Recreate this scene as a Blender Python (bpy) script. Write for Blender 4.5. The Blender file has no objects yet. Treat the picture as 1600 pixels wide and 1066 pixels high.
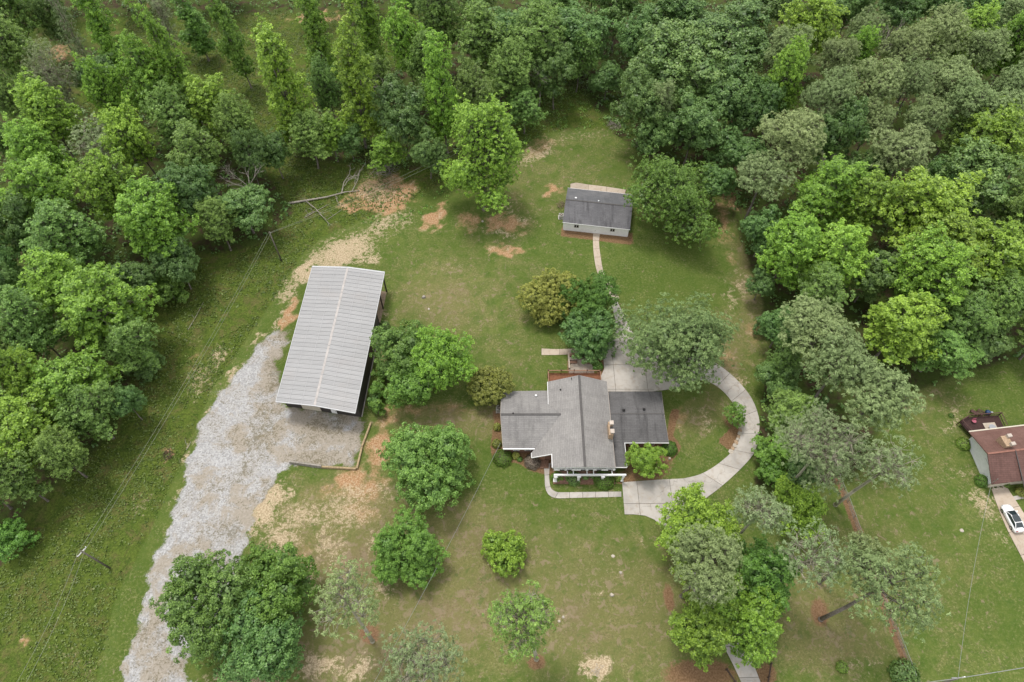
import bpy, math, random
import numpy as np
from mathutils import Vector, Matrix
random.seed(7)
SC = bpy.context.scene
COL = SC.collection
R = math.radians
# ------------------------------------------------------------------ camera, sky, sun, exposure
CAM_H = 110.0
FPX = 1067.0
TILT = math.atan((1260 - 533) / FPX)          # angle between the view axis and straight down
cam_data = bpy.data.cameras.new('camera')
cam_data.sensor_width = 36.0
cam_data.lens = 36.0 * FPX / 1600.0
cam_data.clip_start = 0.5
cam_data.clip_end = 9000.0
cam = bpy.data.objects.new('camera', cam_data)
cam.location = (0, 0, CAM_H)
cam.rotation_euler = (TILT, 0, 0)
COL.objects.link(cam)
SC.camera = cam

SUN_EL, SUN_ROT = R(70), R(-35)
world = bpy.data.worlds.new('World')
SC.world = world
world.use_nodes = True
wn = world.node_tree
wn.nodes.clear()
sky = wn.nodes.new('ShaderNodeTexSky')
sky.sky_type = 'NISHITA'
sky.sun_disc = False
sky.sun_elevation = SUN_EL
sky.sun_rotation = SUN_ROT
sky.air_density = 1.0
sky.dust_density = 4.0
sky.ozone_density = 1.0
bg = wn.nodes.new('ShaderNodeBackground')
bg.inputs['Strength'].default_value = 0.128
wo = wn.nodes.new('ShaderNodeOutputWorld')
cloud = wn.nodes.new('ShaderNodeMix')            # an even overcast veil over the blue
cloud.data_type = 'RGBA'
cloud.inputs[0].default_value = 0.80
cloud.inputs[7].default_value = (7.4, 7.35, 7.3, 1.0)
wn.links.new(sky.outputs[0], cloud.inputs[6])
wn.links.new(cloud.outputs[2], bg.inputs['Color'])
wn.links.new(bg.outputs[0], wo.inputs['Surface'])
sl = bpy.data.lights.new('sun', 'SUN')
sl.energy = 1.75
sl.angle = R(14)
sl.color = (1.0, 0.955, 0.88)
sun = bpy.data.objects.new('sun', sl)
to_sun = Vector((math.sin(SUN_ROT) * math.cos(SUN_EL), math.cos(SUN_ROT) * math.cos(SUN_EL), math.sin(SUN_EL)))
sun.rotation_euler = to_sun.to_track_quat('Z', 'Y').to_euler()
sun.location = to_sun * 300
COL.objects.link(sun)
SC.view_settings.view_transform = 'Standard'
SC.view_settings.look = 'None'
SC.view_settings.gamma = 1.0
SC.view_settings.use_curve_mapping = False
SC.view_settings.exposure = 0.52
try:
    SC.cycles.max_bounces = 6
    SC.cycles.transparent_max_bounces = 4
except Exception:
    pass

# ------------------------------------------------------------------ pixel of the survey photograph -> point of the site
_S, _C = math.sin(TILT), math.cos(TILT)
def P(px, py, z=0.0):
    x = px - 800.0; u = 533.0 - py
    d = (x, FPX * _S + u * _C, -FPX * _C + u * _S)
    t = (CAM_H - z) / -d[2]
    return Vector((d[0] * t, d[1] * t, z))
def uv_of(X, Y):
    """ground points (arrays) -> survey pixel coordinates"""
    dep = Y * _S + CAM_H * _C
    dep = np.maximum(dep, 5.0)
    up = Y * _C - CAM_H * _S
    return 800 + FPX * X / dep, 533 - FPX * up / dep
def mpp(px, py, z=0.0):
    """metres per pixel, across the view, at that point"""
    p = P(px, py, z)
    return (p.y * _S + (CAM_H - z) * _C) / FPX

# ------------------------------------------------------------------ objects
ORG = {}
def tag(o, label=None, cat=None, group=None, kind=None):
    if label: o['label'] = label
    if cat: o['category'] = cat
    if group: o['group'] = group
    if kind: o['kind'] = kind
    return o
def empty(name, loc, label=None, cat=None, group=None, kind=None):
    o = bpy.data.objects.new(name, None)
    o.location = loc
    o.empty_display_size = 0.5
    COL.objects.link(o)
    ORG[o.name] = Vector(loc)
    return tag(o, label, cat, group, kind)
def link_mesh(name, me, parent=None):
    o = bpy.data.objects.new(name, me)
    COL.objects.link(o)
    if parent is not None:
        o.parent = parent
        ORG[o.name] = ORG.get(parent.name, Vector((0, 0, 0)))
    else:
        ORG[o.name] = Vector((0, 0, 0))
    return o

class MB:
    def __init__(s):
        s.v = []; s.f = []
    def add(s, vs, fs):
        n = len(s.v)
        s.v += [tuple(v) for v in vs]
        s.f += [tuple(i + n for i in f) for f in fs]
        return s
    def box(s, c, size, rz=0.0, taper=1.0):
        hx, hy, hz = size[0] / 2, size[1] / 2, size[2] / 2
        ca, sa = math.cos(rz), math.sin(rz)
        vs = []
        for dz, k in ((-hz, 1.0), (hz, taper)):
            for dx, dy in ((-hx, -hy), (hx, -hy), (hx, hy), (-hx, hy)):
                dx *= k; dy *= k
                vs.append((c[0] + dx * ca - dy * sa, c[1] + dx * sa + dy * ca, c[2] + dz))
        return s.add(vs, [(3, 2, 1, 0), (4, 5, 6, 7), (0, 1, 5, 4), (1, 2, 6, 5), (2, 3, 7, 6), (3, 0, 4, 7)])
    def bar(s, p, q, w, h=None):
        h = h or w
        p = Vector(p); q = Vector(q); d = (q - p).normalized()
        side = d.cross(Vector((0, 0, 1)))
        if side.length < 1e-3: side = Vector((1, 0, 0))
        side.normalize(); up = side.cross(d)
        vs = []
        for e in (p, q):
            for a, b in ((-1, -1), (1, -1), (1, 1), (-1, 1)):
                vs.append(e + side * a * w / 2 + up * b * h / 2)
        return s.add(vs, [(3, 2, 1, 0), (4, 5, 6, 7), (0, 1, 5, 4), (1, 2, 6, 5), (2, 3, 7, 6), (3, 0, 4, 7)])
    def tube(s, p, q, r0, r1=None, n=8, cap=True):
        r1 = r0 if r1 is None else r1
        p = Vector(p); q = Vector(q); d = (q - p)
        if d.length < 1e-5: return s
        d.normalize()
        a = d.cross(Vector((0, 0, 1)))
        if a.length < 1e-2: a = d.cross(Vector((1, 0, 0)))
        a.normalize(); b = d.cross(a)
        vs = []
        for e, r in ((p, r0), (q, r1)):
            for i in range(n):
                t = 2 * math.pi * i / n
                vs.append(e + a * (r * math.cos(t)) + b * (r * math.sin(t)))
        fs = [(i, (i + 1) % n, n + (i + 1) % n, n + i) for i in range(n)]
        if cap: fs += [tuple(range(n - 1, -1, -1)), tuple(range(n, 2 * n))]
        return s.add(vs, fs)
    def path(s, pts, r0, r1, n=6):
        m = len(pts) - 1
        for i in range(m):
            s.tube(pts[i], pts[i + 1], r0 + (r1 - r0) * i / m, r0 + (r1 - r0) * (i + 1) / m, n, cap=(i in (0, m - 1)))
        return s
    def prism(s, xy, z0, z1):
        """polygon (counter-clockwise or not) between two heights"""
        a = sum(xy[i][0] * xy[(i + 1) % len(xy)][1] - xy[(i + 1) % len(xy)][0] * xy[i][1] for i in range(len(xy)))
        if a < 0: xy = xy[::-1]
        n = len(xy)
        vs = [(p[0], p[1], z0) for p in xy] + [(p[0], p[1], z1) for p in xy]
        return s.add(vs, [tuple(range(n - 1, -1, -1)), tuple(range(n, 2 * n))] + [(i, (i + 1) % n, n + (i + 1) % n, n + i) for i in range(n)])
    def sheet(s, pts, th):
        """3-D polygon with thickness th measured straight down"""
        a = sum(pts[i][0] * pts[(i + 1) % len(pts)][1] - pts[(i + 1) % len(pts)][0] * pts[i][1] for i in range(len(pts)))
        if a < 0: pts = pts[::-1]
        n = len(pts)
        vs = [(p[0], p[1], p[2] - th) for p in pts] + [tuple(p) for p in pts]
        return s.add(vs, [tuple(range(n - 1, -1, -1)), tuple(range(n, 2 * n))] + [(i, (i + 1) % n, n + (i + 1) % n, n + i) for i in range(n)])
    def mesh(s, name, mat, org=Vector((0, 0, 0)), smooth=False):
        me = bpy.data.meshes.new(name)
        me.from_pydata([(v[0] - org[0], v[1] - org[1], v[2] - org[2]) for v in s.v], [], s.f)
        if mat: me.materials.append(mat)
        if smooth: me.polygons.foreach_set('use_smooth', [True] * len(me.polygons))
        me.update()
        return me
    def build(s, name, mat, parent=None, smooth=False):
        org = ORG.get(parent.name, Vector((0, 0, 0))) if parent is not None else Vector((0, 0, 0))
        return link_mesh(name, s.mesh(name, mat, org, smooth), parent)

# ------------------------------------------------------------------ materials
def new_mat(name):
    m = bpy.data.materials.new(name); m.use_nodes = True
    nt = m.node_tree; nt.nodes.clear()
    out = nt.nodes.new('ShaderNodeOutputMaterial')
    b = nt.nodes.new('ShaderNodeBsdfPrincipled')
    b.inputs['Roughness'].default_value = 0.8
    b.inputs['Specular IOR Level'].default_value = 0.3
    nt.links.new(b.outputs[0], out.inputs['Surface'])
    return m, nt, b, out
class N:
    """small node-graph helper"""
    def __init__(s, nt): s.nt = nt
    def lk(s, a, b): s.nt.links.new(a, b)
    def put(s, sock, v):
        if isinstance(v, bpy.types.NodeSocket): s.lk(v, sock)
        elif isinstance(v, (tuple, list)):
            sock.default_value = tuple(v) + (1.0,) if len(v) == 3 and len(sock.default_value) == 4 else tuple(v)
        else: sock.default_value = v
    def coord(s, which='Object'):
        return s.nt.nodes.new('ShaderNodeTexCoord').outputs[which]
    def mapping(s, vec, scale=(1, 1, 1), rot=(0, 0, 0), loc=(0, 0, 0)):
        n = s.nt.nodes.new('ShaderNodeMapping'); s.lk(vec, n.inputs['Vector'])
        n.inputs['Scale'].default_value = scale; n.inputs['Rotation'].default_value = rot; n.inputs['Location'].default_value = loc
        return n.outputs[0]
    def noise(s, vec, scale, detail=4, rough=0.55, dist=0.0):
        n = s.nt.nodes.new('ShaderNodeTexNoise'); s.lk(vec, n.inputs['Vector'])
        n.inputs['Scale'].default_value = scale; n.inputs['Detail'].default_value = detail
        n.inputs['Roughness'].default_value = rough; n.inputs['Distortion'].default_value = dist
        return n.outputs['Fac']
    def voronoi(s, vec, scale, feature='F1', out='Distance'):
        n = s.nt.nodes.new('ShaderNodeTexVoronoi'); s.lk(vec, n.inputs['Vector'])
        n.inputs['Scale'].default_value = scale; n.feature = feature
        return n.outputs[out]
    def m(s, op, a, b=0.0, c=None, clamp=False):
        n = s.nt.nodes.new('ShaderNodeMath'); n.operation = op; n.use_clamp = clamp
        s.put(n.inputs[0], a); s.put(n.inputs[1], b)
        if c is not None: s.put(n.inputs[2], c)
        return n.outputs[0]
    def step(s, x, lo, hi):
        n = s.nt.nodes.new('ShaderNodeMapRange'); n.interpolation_type = 'SMOOTHSTEP'; n.clamp = True
        s.put(n.inputs['Value'], x); s.put(n.inputs['From Min'], lo); s.put(n.inputs['From Max'], hi)
        return n.outputs[0]
    def mix(s, f, a, b, mode='MIX'):
        n = s.nt.nodes.new('ShaderNodeMix'); n.data_type = 'RGBA'; n.blend_type = mode; n.clamp_factor = True
        s.put(n.inputs[0], f); s.put(n.inputs[6], a); s.put(n.inputs[7], b)
        return n.outputs[2]
    def attr(s, name, out='Fac'):
        n = s.nt.nodes.new('ShaderNodeAttribute'); n.attribute_name = name
        return n.outputs[out]
    def rnd(s):
        return s.nt.nodes.new('ShaderNodeObjectInfo').outputs['Random']
    def bump(s, h, strength=0.3, dist=0.05):
        n = s.nt.nodes.new('ShaderNodeBump'); s.lk(h, n.inputs['Height'])
        n.inputs['Strength'].default_value = strength; n.inputs['Distance'].default_value = dist
        return n.outputs[0]

DIM = 0.74
def dim(n, col, k=DIM):
    h = n.nt.nodes.new('ShaderNodeHueSaturation'); n.lk(col, h.inputs['Color']); h.inputs['Value'].default_value = k
    return h.outputs[0]
def mat_plain(name, col, rough=0.7, var=0.12, scale=2.0, metallic=0.0, spec=0.3, bump=0.0):
    m, nt, b, _ = new_mat(name); n = N(nt); c = n.coord()
    nz = n.noise(c, scale, 5, 0.6)
    if max(col) > .02 and 'white' not in name: col = tuple(x * DIM for x in col)
    a = tuple(x * (1 - var) for x in col); d = tuple(min(1, x * (1 + var)) for x in col)
    n.put(b.inputs['Base Color'], n.mix(n.step(nz, 0.3, 0.7), a, d))
    b.inputs['Roughness'].default_value = rough; b.inputs['Metallic'].default_value = metallic
    b.inputs['Specular IOR Level'].default_value = spec
    if bump: n.put(b.inputs['Normal'], n.bump(n.noise(c, scale * 6, 4), bump, 0.03))
    return m

def mat_leaf(name, lo, hi, trans=0.25, rough=0.5, vary=0.35):
    """leaf colour runs lo..hi with the leaf's own tint; each plant is a little lighter or darker"""
    m, nt, b, out = new_mat(name); n = N(nt)
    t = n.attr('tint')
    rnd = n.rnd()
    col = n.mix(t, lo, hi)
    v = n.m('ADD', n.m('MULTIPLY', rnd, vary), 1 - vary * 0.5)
    hs = nt.nodes.new('ShaderNodeHueSaturation')
    n.put(hs.inputs['Color'], col); n.put(hs.inputs['Value'], v)
    n.put(hs.inputs['Hue'], n.m('ADD', n.m('MULTIPLY', n.m('FRACT', n.m('MULTIPLY', rnd, 7.3)), 0.024), 0.488))
    n.lk(hs.outputs[0], b.inputs['Base Color'])
    b.inputs['Roughness'].default_value = rough; b.inputs['Specular IOR Level'].default_value = 0.5
    tr = nt.nodes.new('ShaderNodeBsdfTranslucent')
    n.lk(n.mix(0.5, hs.outputs[0], (0.16, 0.24, 0.03)), tr.inputs['Color'])
    mx = nt.nodes.new('ShaderNodeMixShader'); mx.inputs[0].default_value = trans
    n.lk(b.outputs[0], mx.inputs[1]); n.lk(tr.outputs[0], mx.inputs[2]); n.lk(mx.outputs[0], out.inputs['Surface'])
    return m

def mat_shingle(name, col, streak=0.25, along='x', light=(0.30, 0.29, 0.28)):
    """asphalt shingle: faint courses, tab joints, blotches, streaks running down the slope"""
    m, nt, b, _ = new_mat(name); n = N(nt); c = n.coord()
    st = (0.5, 0.12, 0.1) if along == 'y' else (0.5, 0.12, 0.1)
    down = n.mapping(c, (1.1, 0.16, 0.16) if along == 'x' else (0.16, 1.1, 0.16))
    k = n.noise(down, 1.0, 5, 0.6)
    big = n.noise(c, 0.35, 4, 0.6)
    fine = n.noise(c, 5.0, 3, 0.7)
    br = nt.nodes.new('ShaderNodeTexBrick')
    n.lk(n.mapping(c, (1, 1, 1), (0, 0, 0 if along == 'x' else R(90))), br.inputs['Vector'])
    br.inputs['Scale'].default_value = 1.0; br.inputs['Brick Width'].default_value = 0.9; br.inputs['Row Height'].default_value = 0.30
    br.inputs['Mortar Size'].default_value = 0.035; br.inputs['Mortar Smooth'].default_value = 0.6
    br.inputs['Color1'].default_value = (1, 1, 1, 1); br.inputs['Color2'].default_value = (0.86, 0.86, 0.86, 1); br.inputs['Mortar'].default_value = (0.68, 0.68, 0.68, 1)
    base = n.mix(n.step(big, 0.35, 0.68), col, light)
    base = n.mix(n.m('MULTIPLY', n.step(k, 0.48, 0.72), streak * 2.4), base, tuple(x * 0.42 for x in col))
    base = n.mix(1.0, base, n.mix(1.0, base, br.outputs['Color'], 'MULTIPLY'))
    base = n.mix(n.m('MULTIPLY', n.step(fine, 0.45, 0.75), 0.28), base, tuple(min(1, x * 1.6) for x in col))
    n.lk(dim(n, base), b.inputs['Base Color']); b.inputs['Roughness'].default_value = 0.88
    n.put(b.inputs['Normal'], n.bump(br.outputs['Fac'], 0.25, 0.02))
    return m

def mat_concrete(name, col, stain=0.5):
    m, nt, b, _ = new_mat(name); n = N(nt); c = n.coord()
    big = n.noise(c, 0.22, 5, 0.62, 0.6); mid = n.noise(c, 1.1, 6, 0.65); fine = n.noise(c, 9, 3)
    dark = tuple(x * 0.6 for x in col)
    base = n.mix(n.m('MULTIPLY', n.step(big, 0.42, 0.70), stain), col, dark)
    base = n.mix(n.m('MULTIPLY', n.step(mid, 0.46, 0.70), 0.55), base, (col[0] * 0.72, col[1] * 0.64, col[2] * 0.55))
    base = n.mix(n.m('MULTIPLY', n.step(fine, 0.4, 0.8), 0.18), base, (0.62, 0.60, 0.57))
    wob = nt.nodes.new('ShaderNodeTexNoise'); n.lk(c, wob.inputs['Vector']); wob.inputs['Scale'].default_value = 0.45; wob.inputs['Detail'].default_value = 5
    vm = nt.nodes.new('ShaderNodeVectorMath'); vm.operation = 'MULTIPLY_ADD'; n.lk(wob.outputs['Color'], vm.inputs[0]); vm.inputs[1].default_value = (4, 4, 0); n.lk(c, vm.inputs[2])
    cr = n.voronoi(n.mapping(vm.outputs[0], (0.11, 0.11, 0.11)), 1.0, 'DISTANCE_TO_EDGE')
    base = n.mix(n.m('MULTIPLY', n.m('SUBTRACT', 1.0, n.step(cr, 0.0, 0.007)), 0.35), base, (0.13, 0.11, 0.09))
    v = n.m('ADD', n.m('MULTIPLY', n.rnd(), 0.12), 0.68)
    hs = nt.nodes.new('ShaderNodeHueSaturation'); n.lk(base, hs.inputs['Color']); n.lk(v, hs.inputs['Value'])
    n.lk(hs.outputs[0], b.inputs['Base Color']); b.inputs['Roughness'].default_value = 0.85
    n.put(b.inputs['Normal'], n.bump(fine, 0.15, 0.02))
    return m

def mat_metal_roof():
    m, nt, b, _ = new_mat('galvanised_roof_sheet'); n = N(nt); c = n.coord()
    big = n.noise(c, 0.18, 4, 0.6); st = n.noise(n.mapping(c, (0.25, 2.5, 1)), 1.0, 5, 0.6); fine = n.noise(c, 6, 3)
    base = n.mix(n.step(st, 0.35, 0.7), (0.435, 0.437, 0.445), (0.485, 0.485, 0.49))
    base = n.mix(n.m('MULTIPLY', n.step(big, 0.5, 0.75), 0.3), base, (0.47, 0.43, 0.41))
    base = n.mix(n.m('MULTIPLY', n.step(fine, 0.55, 0.8), 0.25), base, (0.33, 0.32, 0.33))
    v = n.m('ADD', n.m('MULTIPLY', n.rnd(), 0.08), 0.66)
    hs = nt.nodes.new('ShaderNodeHueSaturation'); n.lk(base, hs.inputs['Color']); n.lk(v, hs.inputs['Value'])
    n.lk(hs.outputs[0], b.inputs['Base Color'])
    b.inputs['Roughness'].default_value = 0.6; b.inputs['Metallic'].default_value = 0.1
    return m

def mat_ground():
    m, nt, b, _ = new_mat('ground_cover'); n = N(nt); c = n.coord()
    A = n.attr('mask_a', 'Color'); B = n.attr('mask_b', 'Color')
    n6 = n.noise(n.mapping(c, loc=(5, 91, 0)), 3.6, 3, 0.8); n7 = n.noise(n.mapping(c, loc=(77, -9, 0)), 2.6, 2, 0.8)
    sa = nt.nodes.new('ShaderNodeSeparateColor'); n.lk(A, sa.inputs[0])
    sb = nt.nodes.new('ShaderNodeSeparateColor'); n.lk(B, sb.inputs[0])
    wild, forest, gravel = sa.outputs[0], sa.outputs[1], sa.outputs[2]
    orange, tan, dry = sb.outputs[0], sb.outputs[1], sb.outputs[2]
    mulch, lush, mud = n.attr('mask_c'), n.attr('mask_d'), n.attr('mask_e')
    n0 = n.noise(c, 0.035, 4, 0.6); n1 = n.noise(c, 0.14, 5, 0.62, 0.4); n2 = n.noise(c, 0.55, 6, 0.68, 0.3)
    n3 = n.noise(c, 2.2, 5, 0.7); n4 = n.noise(c, 7.0, 4, 0.75); n5 = n.noise(n.mapping(c, loc=(37, 11, 0)), 0.3, 6, 0.7, 0.5)
    nj = n.noise(n.mapping(c, loc=(-51, 23, 0)), 1.3, 6, 0.72, 0.4)
    # lawn
    g = n.mix(n.step(n2, 0.32, 0.68), (0.100, 0.160, 0.036), (0.185, 0.225, 0.066))
    g = n.mix(n.m('MULTIPLY', n.step(n1, 0.42, 0.66), 0.60), g, (0.090, 0.160, 0.032))
    g = n.mix(n.m('MULTIPLY', n.step(lush, 0.2, 0.9), 0.7), g, n.mix(n.step(n3, 0.3, 0.7), (0.080, 0.130, 0.028), (0.130, 0.190, 0.042)))
    dd = n.m('ADD', dry, n.m('MULTIPLY', n.m('SUBTRACT', n5, 0.5), 1.9))
    g = n.mix(n.m('MULTIPLY', n.step(dd, 0.10, 0.85), 0.80), g, n.mix(n3, (0.215, 0.195, 0.088), (0.320, 0.275, 0.135)))
    g = n.mix(n.m('MULTIPLY', n.step(n.m('ADD', dd, n.m('MULTIPLY', n.m('SUBTRACT', n1, 0.5), 1.8)), 0.80, 1.35), 0.75), g, (0.300, 0.225, 0.145))
    g = n.mix(n.m('MULTIPLY', n.step(n3, 0.46, 0.80), 0.40), g, (0.27, 0.29, 0.11))
    sp = n.m('ADD', 0.30, n.m('MULTIPLY', n.step(n5, 0.40, 0.62), 0.70))
    g = n.mix(n.m('MULTIPLY', sp, n.m('MULTIPLY', n.step(n6, 0.46, 0.68), 0.66)), g, (0.062, 0.095, 0.024))
    g = n.mix(n.m('MULTIPLY', sp, n.m('MULTIPLY', n.step(n7, 0.50, 0.66), 0.60)), g, (0.380, 0.375, 0.180))
    g = n.mix(n.m('MULTIPLY', n.step(n0, 0.40, 0.62), 0.35), g, (0.105, 0.150, 0.034))
    nq = n.noise(n.mapping(c, loc=(13, 57, 0)), 0.8, 5, 0.7, 0.6); nr = n.noise(n.mapping(c, loc=(-83, 31, 0)), 0.6, 5, 0.7, 0.5)
    g = n.mix(n.m('MULTIPLY', n.step(n.m('ADD', nq, n.m('MULTIPLY', dd, 0.10)), 0.60, 0.70), 0.60), g, (0.36, 0.28, 0.20))
    g = n.mix(n.m('MULTIPLY', n.step(nr, 0.56, 0.66), 0.50), g, (0.100, 0.160, 0.042))
    # weedy field
    nq2 = n.noise(n.mapping(c, loc=(3, -57, 0)), 0.35, 6, 0.75, 0.8)
    w = n.mix(n.step(n2, 0.34, 0.64), (0.070, 0.120, 0.024), (0.145, 0.195, 0.042))
    w = n.mix(n.m('MULTIPLY', n.step(n5, 0.46, 0.66), 0.85), w, n.mix(n3, (0.125, 0.110, 0.048), (0.260, 0.215, 0.100)))
    w = n.mix(n.m('MULTIPLY', n.step(n3, 0.44, 0.66), 0.70), w, (0.050, 0.070, 0.018))
    w = n.mix(n.m('MULTIPLY', n.step(nq2, 0.52, 0.66), 0.55), w, (0.055, 0.090, 0.020))
    w = n.mix(n.m('MULTIPLY', n.step(n7, 0.45, 0.70), 0.50), w, (0.22, 0.29, 0.070))
    w = n.mix(n.m('MULTIPLY', n.step(n6, 0.48, 0.68), 0.50), w, (0.045, 0.065, 0.015))
    # forest floor
    f = n.mix(n.step(n2, 0.3, 0.7), (0.050, 0.040, 0.024), (0.115, 0.082, 0.054))
    f = n.mix(n.step(n5, 0.38, 0.56), f, n.mix(n7, (0.050, 0.078, 0.020), (0.120, 0.165, 0.045)))
    # gravel
    v = n.voronoi(c, 4.2, 'F1', 'Color'); sv = nt.nodes.new('ShaderNodeSeparateColor'); n.lk(v, sv.inputs[0])
    gr = n.mix(sv.outputs[0], (0.39, 0.39, 0.395), (0.66, 0.66, 0.665))
    gr = n.mix(n.m('MULTIPLY', n.step(n6, 0.47, 0.66), 0.6), gr, (0.32, 0.30, 0.275))
    gr = n.mix(n.m('MULTIPLY', n.step(n1, 0.42, 0.62), 0.45), gr, n.mix(n7, (0.36, 0.33, 0.29), (0.58, 0.54, 0.49)))
    gr = n.mix(n.m('MULTIPLY', n.step(n.m('ADD', n5, n.m('MULTIPLY', mud, 0.26)), 0.52, 0.72), 0.72), gr, n.mix(n3, (0.27, 0.225, 0.155), (0.58, 0.50, 0.40)))
    gr = n.mix(n.m('MULTIPLY', n.step(n.m('ADD', n.m('MULTIPLY', n.m('ADD', nj, n6), 0.5), n.m('ADD', n.m('MULTIPLY', n1, 0.5), n.m('MULTIPLY', mud, 0.07))), 0.79, 0.87), 0.70), gr, n.mix(n7, (0.100, 0.095, 0.050), (0.26, 0.225, 0.145)))
    # bare earth, straw, mulch
    og = n.mix(n.step(n6, 0.38, 0.64), (0.40, 0.225, 0.120), (0.66, 0.46, 0.29))
    tn = n.mix(n.step(n6, 0.38, 0.64), (0.46, 0.35, 0.23), (0.74, 0.62, 0.44))
    mu = n.mix(n.step(n6, 0.36, 0.66), (0.200, 0.112, 0.068), (0.370, 0.228, 0.145))
    edge = n.m('ADD', n.m('MULTIPLY', nj, 0.6), n.m('MULTIPLY', n6, 0.4))
    def thr(mask, nz, lo, hi, k=1.1):
        return n.step(n.m('ADD', mask, n.m('MULTIPLY', n.m('SUBTRACT', nz, 0.5), k)), lo, hi)
    col = n.mix(thr(wild, n2, 0.35, 0.65, 0.6), g, w)
    col = n.mix(thr(forest, n2, 0.35, 0.65, 0.8), col, f)
    og = n.mix(n.step(n2, 0.52, 0.72), og, tn)
    col = n.mix(n.m('MULTIPLY', thr(orange, n2, 0.22, 0.72, 1.1), n.step(n.m('ADD', n.m('MULTIPLY', orange, .55), n.m('ADD', n.m('MULTIPLY', nj, .7), n.m('MULTIPLY', n6, .5))), 0.66, 0.94)), col, og)
    col = n.mix(n.m('MULTIPLY', thr(tan, nj, 0.33, 0.60, 2.4), n.step(n.m('ADD', n.m('MULTIPLY', n6, .8), n.m('MULTIPLY', tan, .5)), 0.40, 0.80)), col, tn)
    col = n.mix(n.m('MULTIPLY', thr(mulch, edge, 0.36, 0.62, 1.0), 0.88), col, mu)
    col = n.mix(n.m('MULTIPLY', thr(gravel, edge, 0.36, 0.64, 2.0), n.step(n.m('ADD', gravel, n.m('MULTIPLY', n6, .8)), 0.45, 0.95)), col, gr)
    hs = nt.nodes.new('ShaderNodeHueSaturation'); n.lk(col, hs.inputs['Color']); hs.inputs['Value'].default_value = 0.72; hs.inputs['Saturation'].default_value = 1.06
    n.lk(hs.outputs[0], b.inputs['Base Color'])
    b.inputs['Roughness'].default_value = 0.95; b.inputs['Specular IOR Level'].default_value = 0.1
    h = n.m('ADD', n.m('MULTIPLY', n3, 0.7), n.m('MULTIPLY', n4, 0.5))
    n.put(b.inputs['Normal'], n.bump(h, 0.7, 0.22))
    return m

M = {}
M['ground'] = mat_ground()
M['conc'] = mat_concrete('concrete', (0.61, 0.57, 0.525), 0.72)
M['conc_tan'] = mat_concrete('tan_concrete', (0.60, 0.50, 0.40), 0.40)
M['conc_base'] = mat_plain('joint_earth', (0.10, 0.085, 0.06), 0.9)
M['patio'] = mat_concrete('patio_stone', (0.42, 0.36, 0.30), 0.7)
M['shingle'] = mat_shingle('grey_shingle_y', (0.325, 0.312, 0.302), 0.08, 'y', (0.385, 0.370, 0.355))
M['shingle_w'] = mat_shingle('grey_shingle_x', (0.300, 0.290, 0.284), 0.18, 'x', (0.360, 0.348, 0.335))
M['shingle_d'] = mat_shingle('dark_shingle', (0.150, 0.146, 0.148), 0.30, 'x', (0.190, 0.185, 0.187))
M['shingle_o'] = mat_shingle('charcoal_shingle', (0.160, 0.158, 0.168), 0.30, 'x', (0.205, 0.202, 0.212))  # outbuilding near slope: shade put into the colour, plus stain streaks
M['shingle_b'] = mat_shingle('brown_shingle', (0.165, 0.088, 0.074), 0.18, 'x', (0.205, 0.112, 0.096))  # neighbour front slope: same brown shingle, darkened in colour as the shaded side
M['ridge'] = mat_plain('ridge_vent', (0.125, 0.118, 0.115), 0.9)
M['white'] = mat_plain('white_paint', (0.80, 0.80, 0.80), 0.5, 0.05)
M['cream'] = mat_plain('cream_paint', (0.72, 0.66, 0.54), 0.55, 0.08)
M['siding'] = mat_plain('white_siding', (0.80, 0.81, 0.84), 0.55, 0.05)
M['brick'] = mat_plain('brown_brick', (0.26, 0.150, 0.105), 0.9, 0.3, 5)
M['tanbrick'] = mat_plain('tan_brick', (0.50, 0.36, 0.24), 0.9, 0.25, 5)
M['cap'] = mat_plain('chimney_cap', (0.62, 0.54, 0.47), 0.8, 0.1)
M['glass'] = mat_plain('dark_glass', (0.025, 0.03, 0.035), 0.12, 0.1, spec=0.6)
M['carglass'] = mat_plain('car_glass', (0.03, 0.045, 0.05), 0.08, 0.1, spec=0.8)
M['carpaint'] = mat_plain('white_car_paint', (0.80, 0.80, 0.81), 0.25, 0.02, spec=0.6)
M['rubber'] = mat_plain('tyre_rubber', (0.02, 0.02, 0.02), 0.9)
M['chrome'] = mat_plain('bright_metal', (0.55, 0.56, 0.58), 0.3, 0.05, metallic=0.8)
M['redlens'] = mat_plain('red_lens', (0.35, 0.02, 0.02), 0.3)
M['roofmetal'] = mat_metal_roof()
M['trimmetal'] = mat_plain('roof_trim', (0.62, 0.63, 0.65), 0.5)
M['rust'] = mat_plain('rusty_ridge_cap', (0.54, 0.505, 0.485), 0.7, 0.12, 1.2)
M['underlay'] = mat_plain('roof_underlay', (0.56, 0.55, 0.545), 0.8, 0.05)
M['seam'] = mat_plain('lap_seam_metal', (0.53, 0.53, 0.54), 0.6, 0.05)
M['barnwall'] = mat_plain('charcoal_sheet', (0.070, 0.062, 0.060), 0.6, 0.15)
M['barnwood'] = mat_plain('barn_timber', (0.10, 0.075, 0.06), 0.85)
M['dirtfloor'] = mat_plain('dirt_floor', (0.34, 0.26, 0.18), 0.95, 0.2)
M['deckwood'] = mat_plain('red_stained_wood', (0.27, 0.105, 0.055), 0.75, 0.22, 3)
M['rail'] = mat_plain('rail_wood', (0.34, 0.19, 0.12), 0.75, 0.2, 3)
M['darkdeck'] = mat_plain('maroon_wood', (0.070, 0.034, 0.030), 0.7, 0.2, 3)
M['darkrail'] = mat_plain('maroon_rail', (0.115, 0.060, 0.050), 0.7, 0.2, 3)
M['timber'] = mat_plain('retaining_timber', (0.46, 0.35, 0.21), 0.9, 0.25, 3, bump=0.3)
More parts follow.
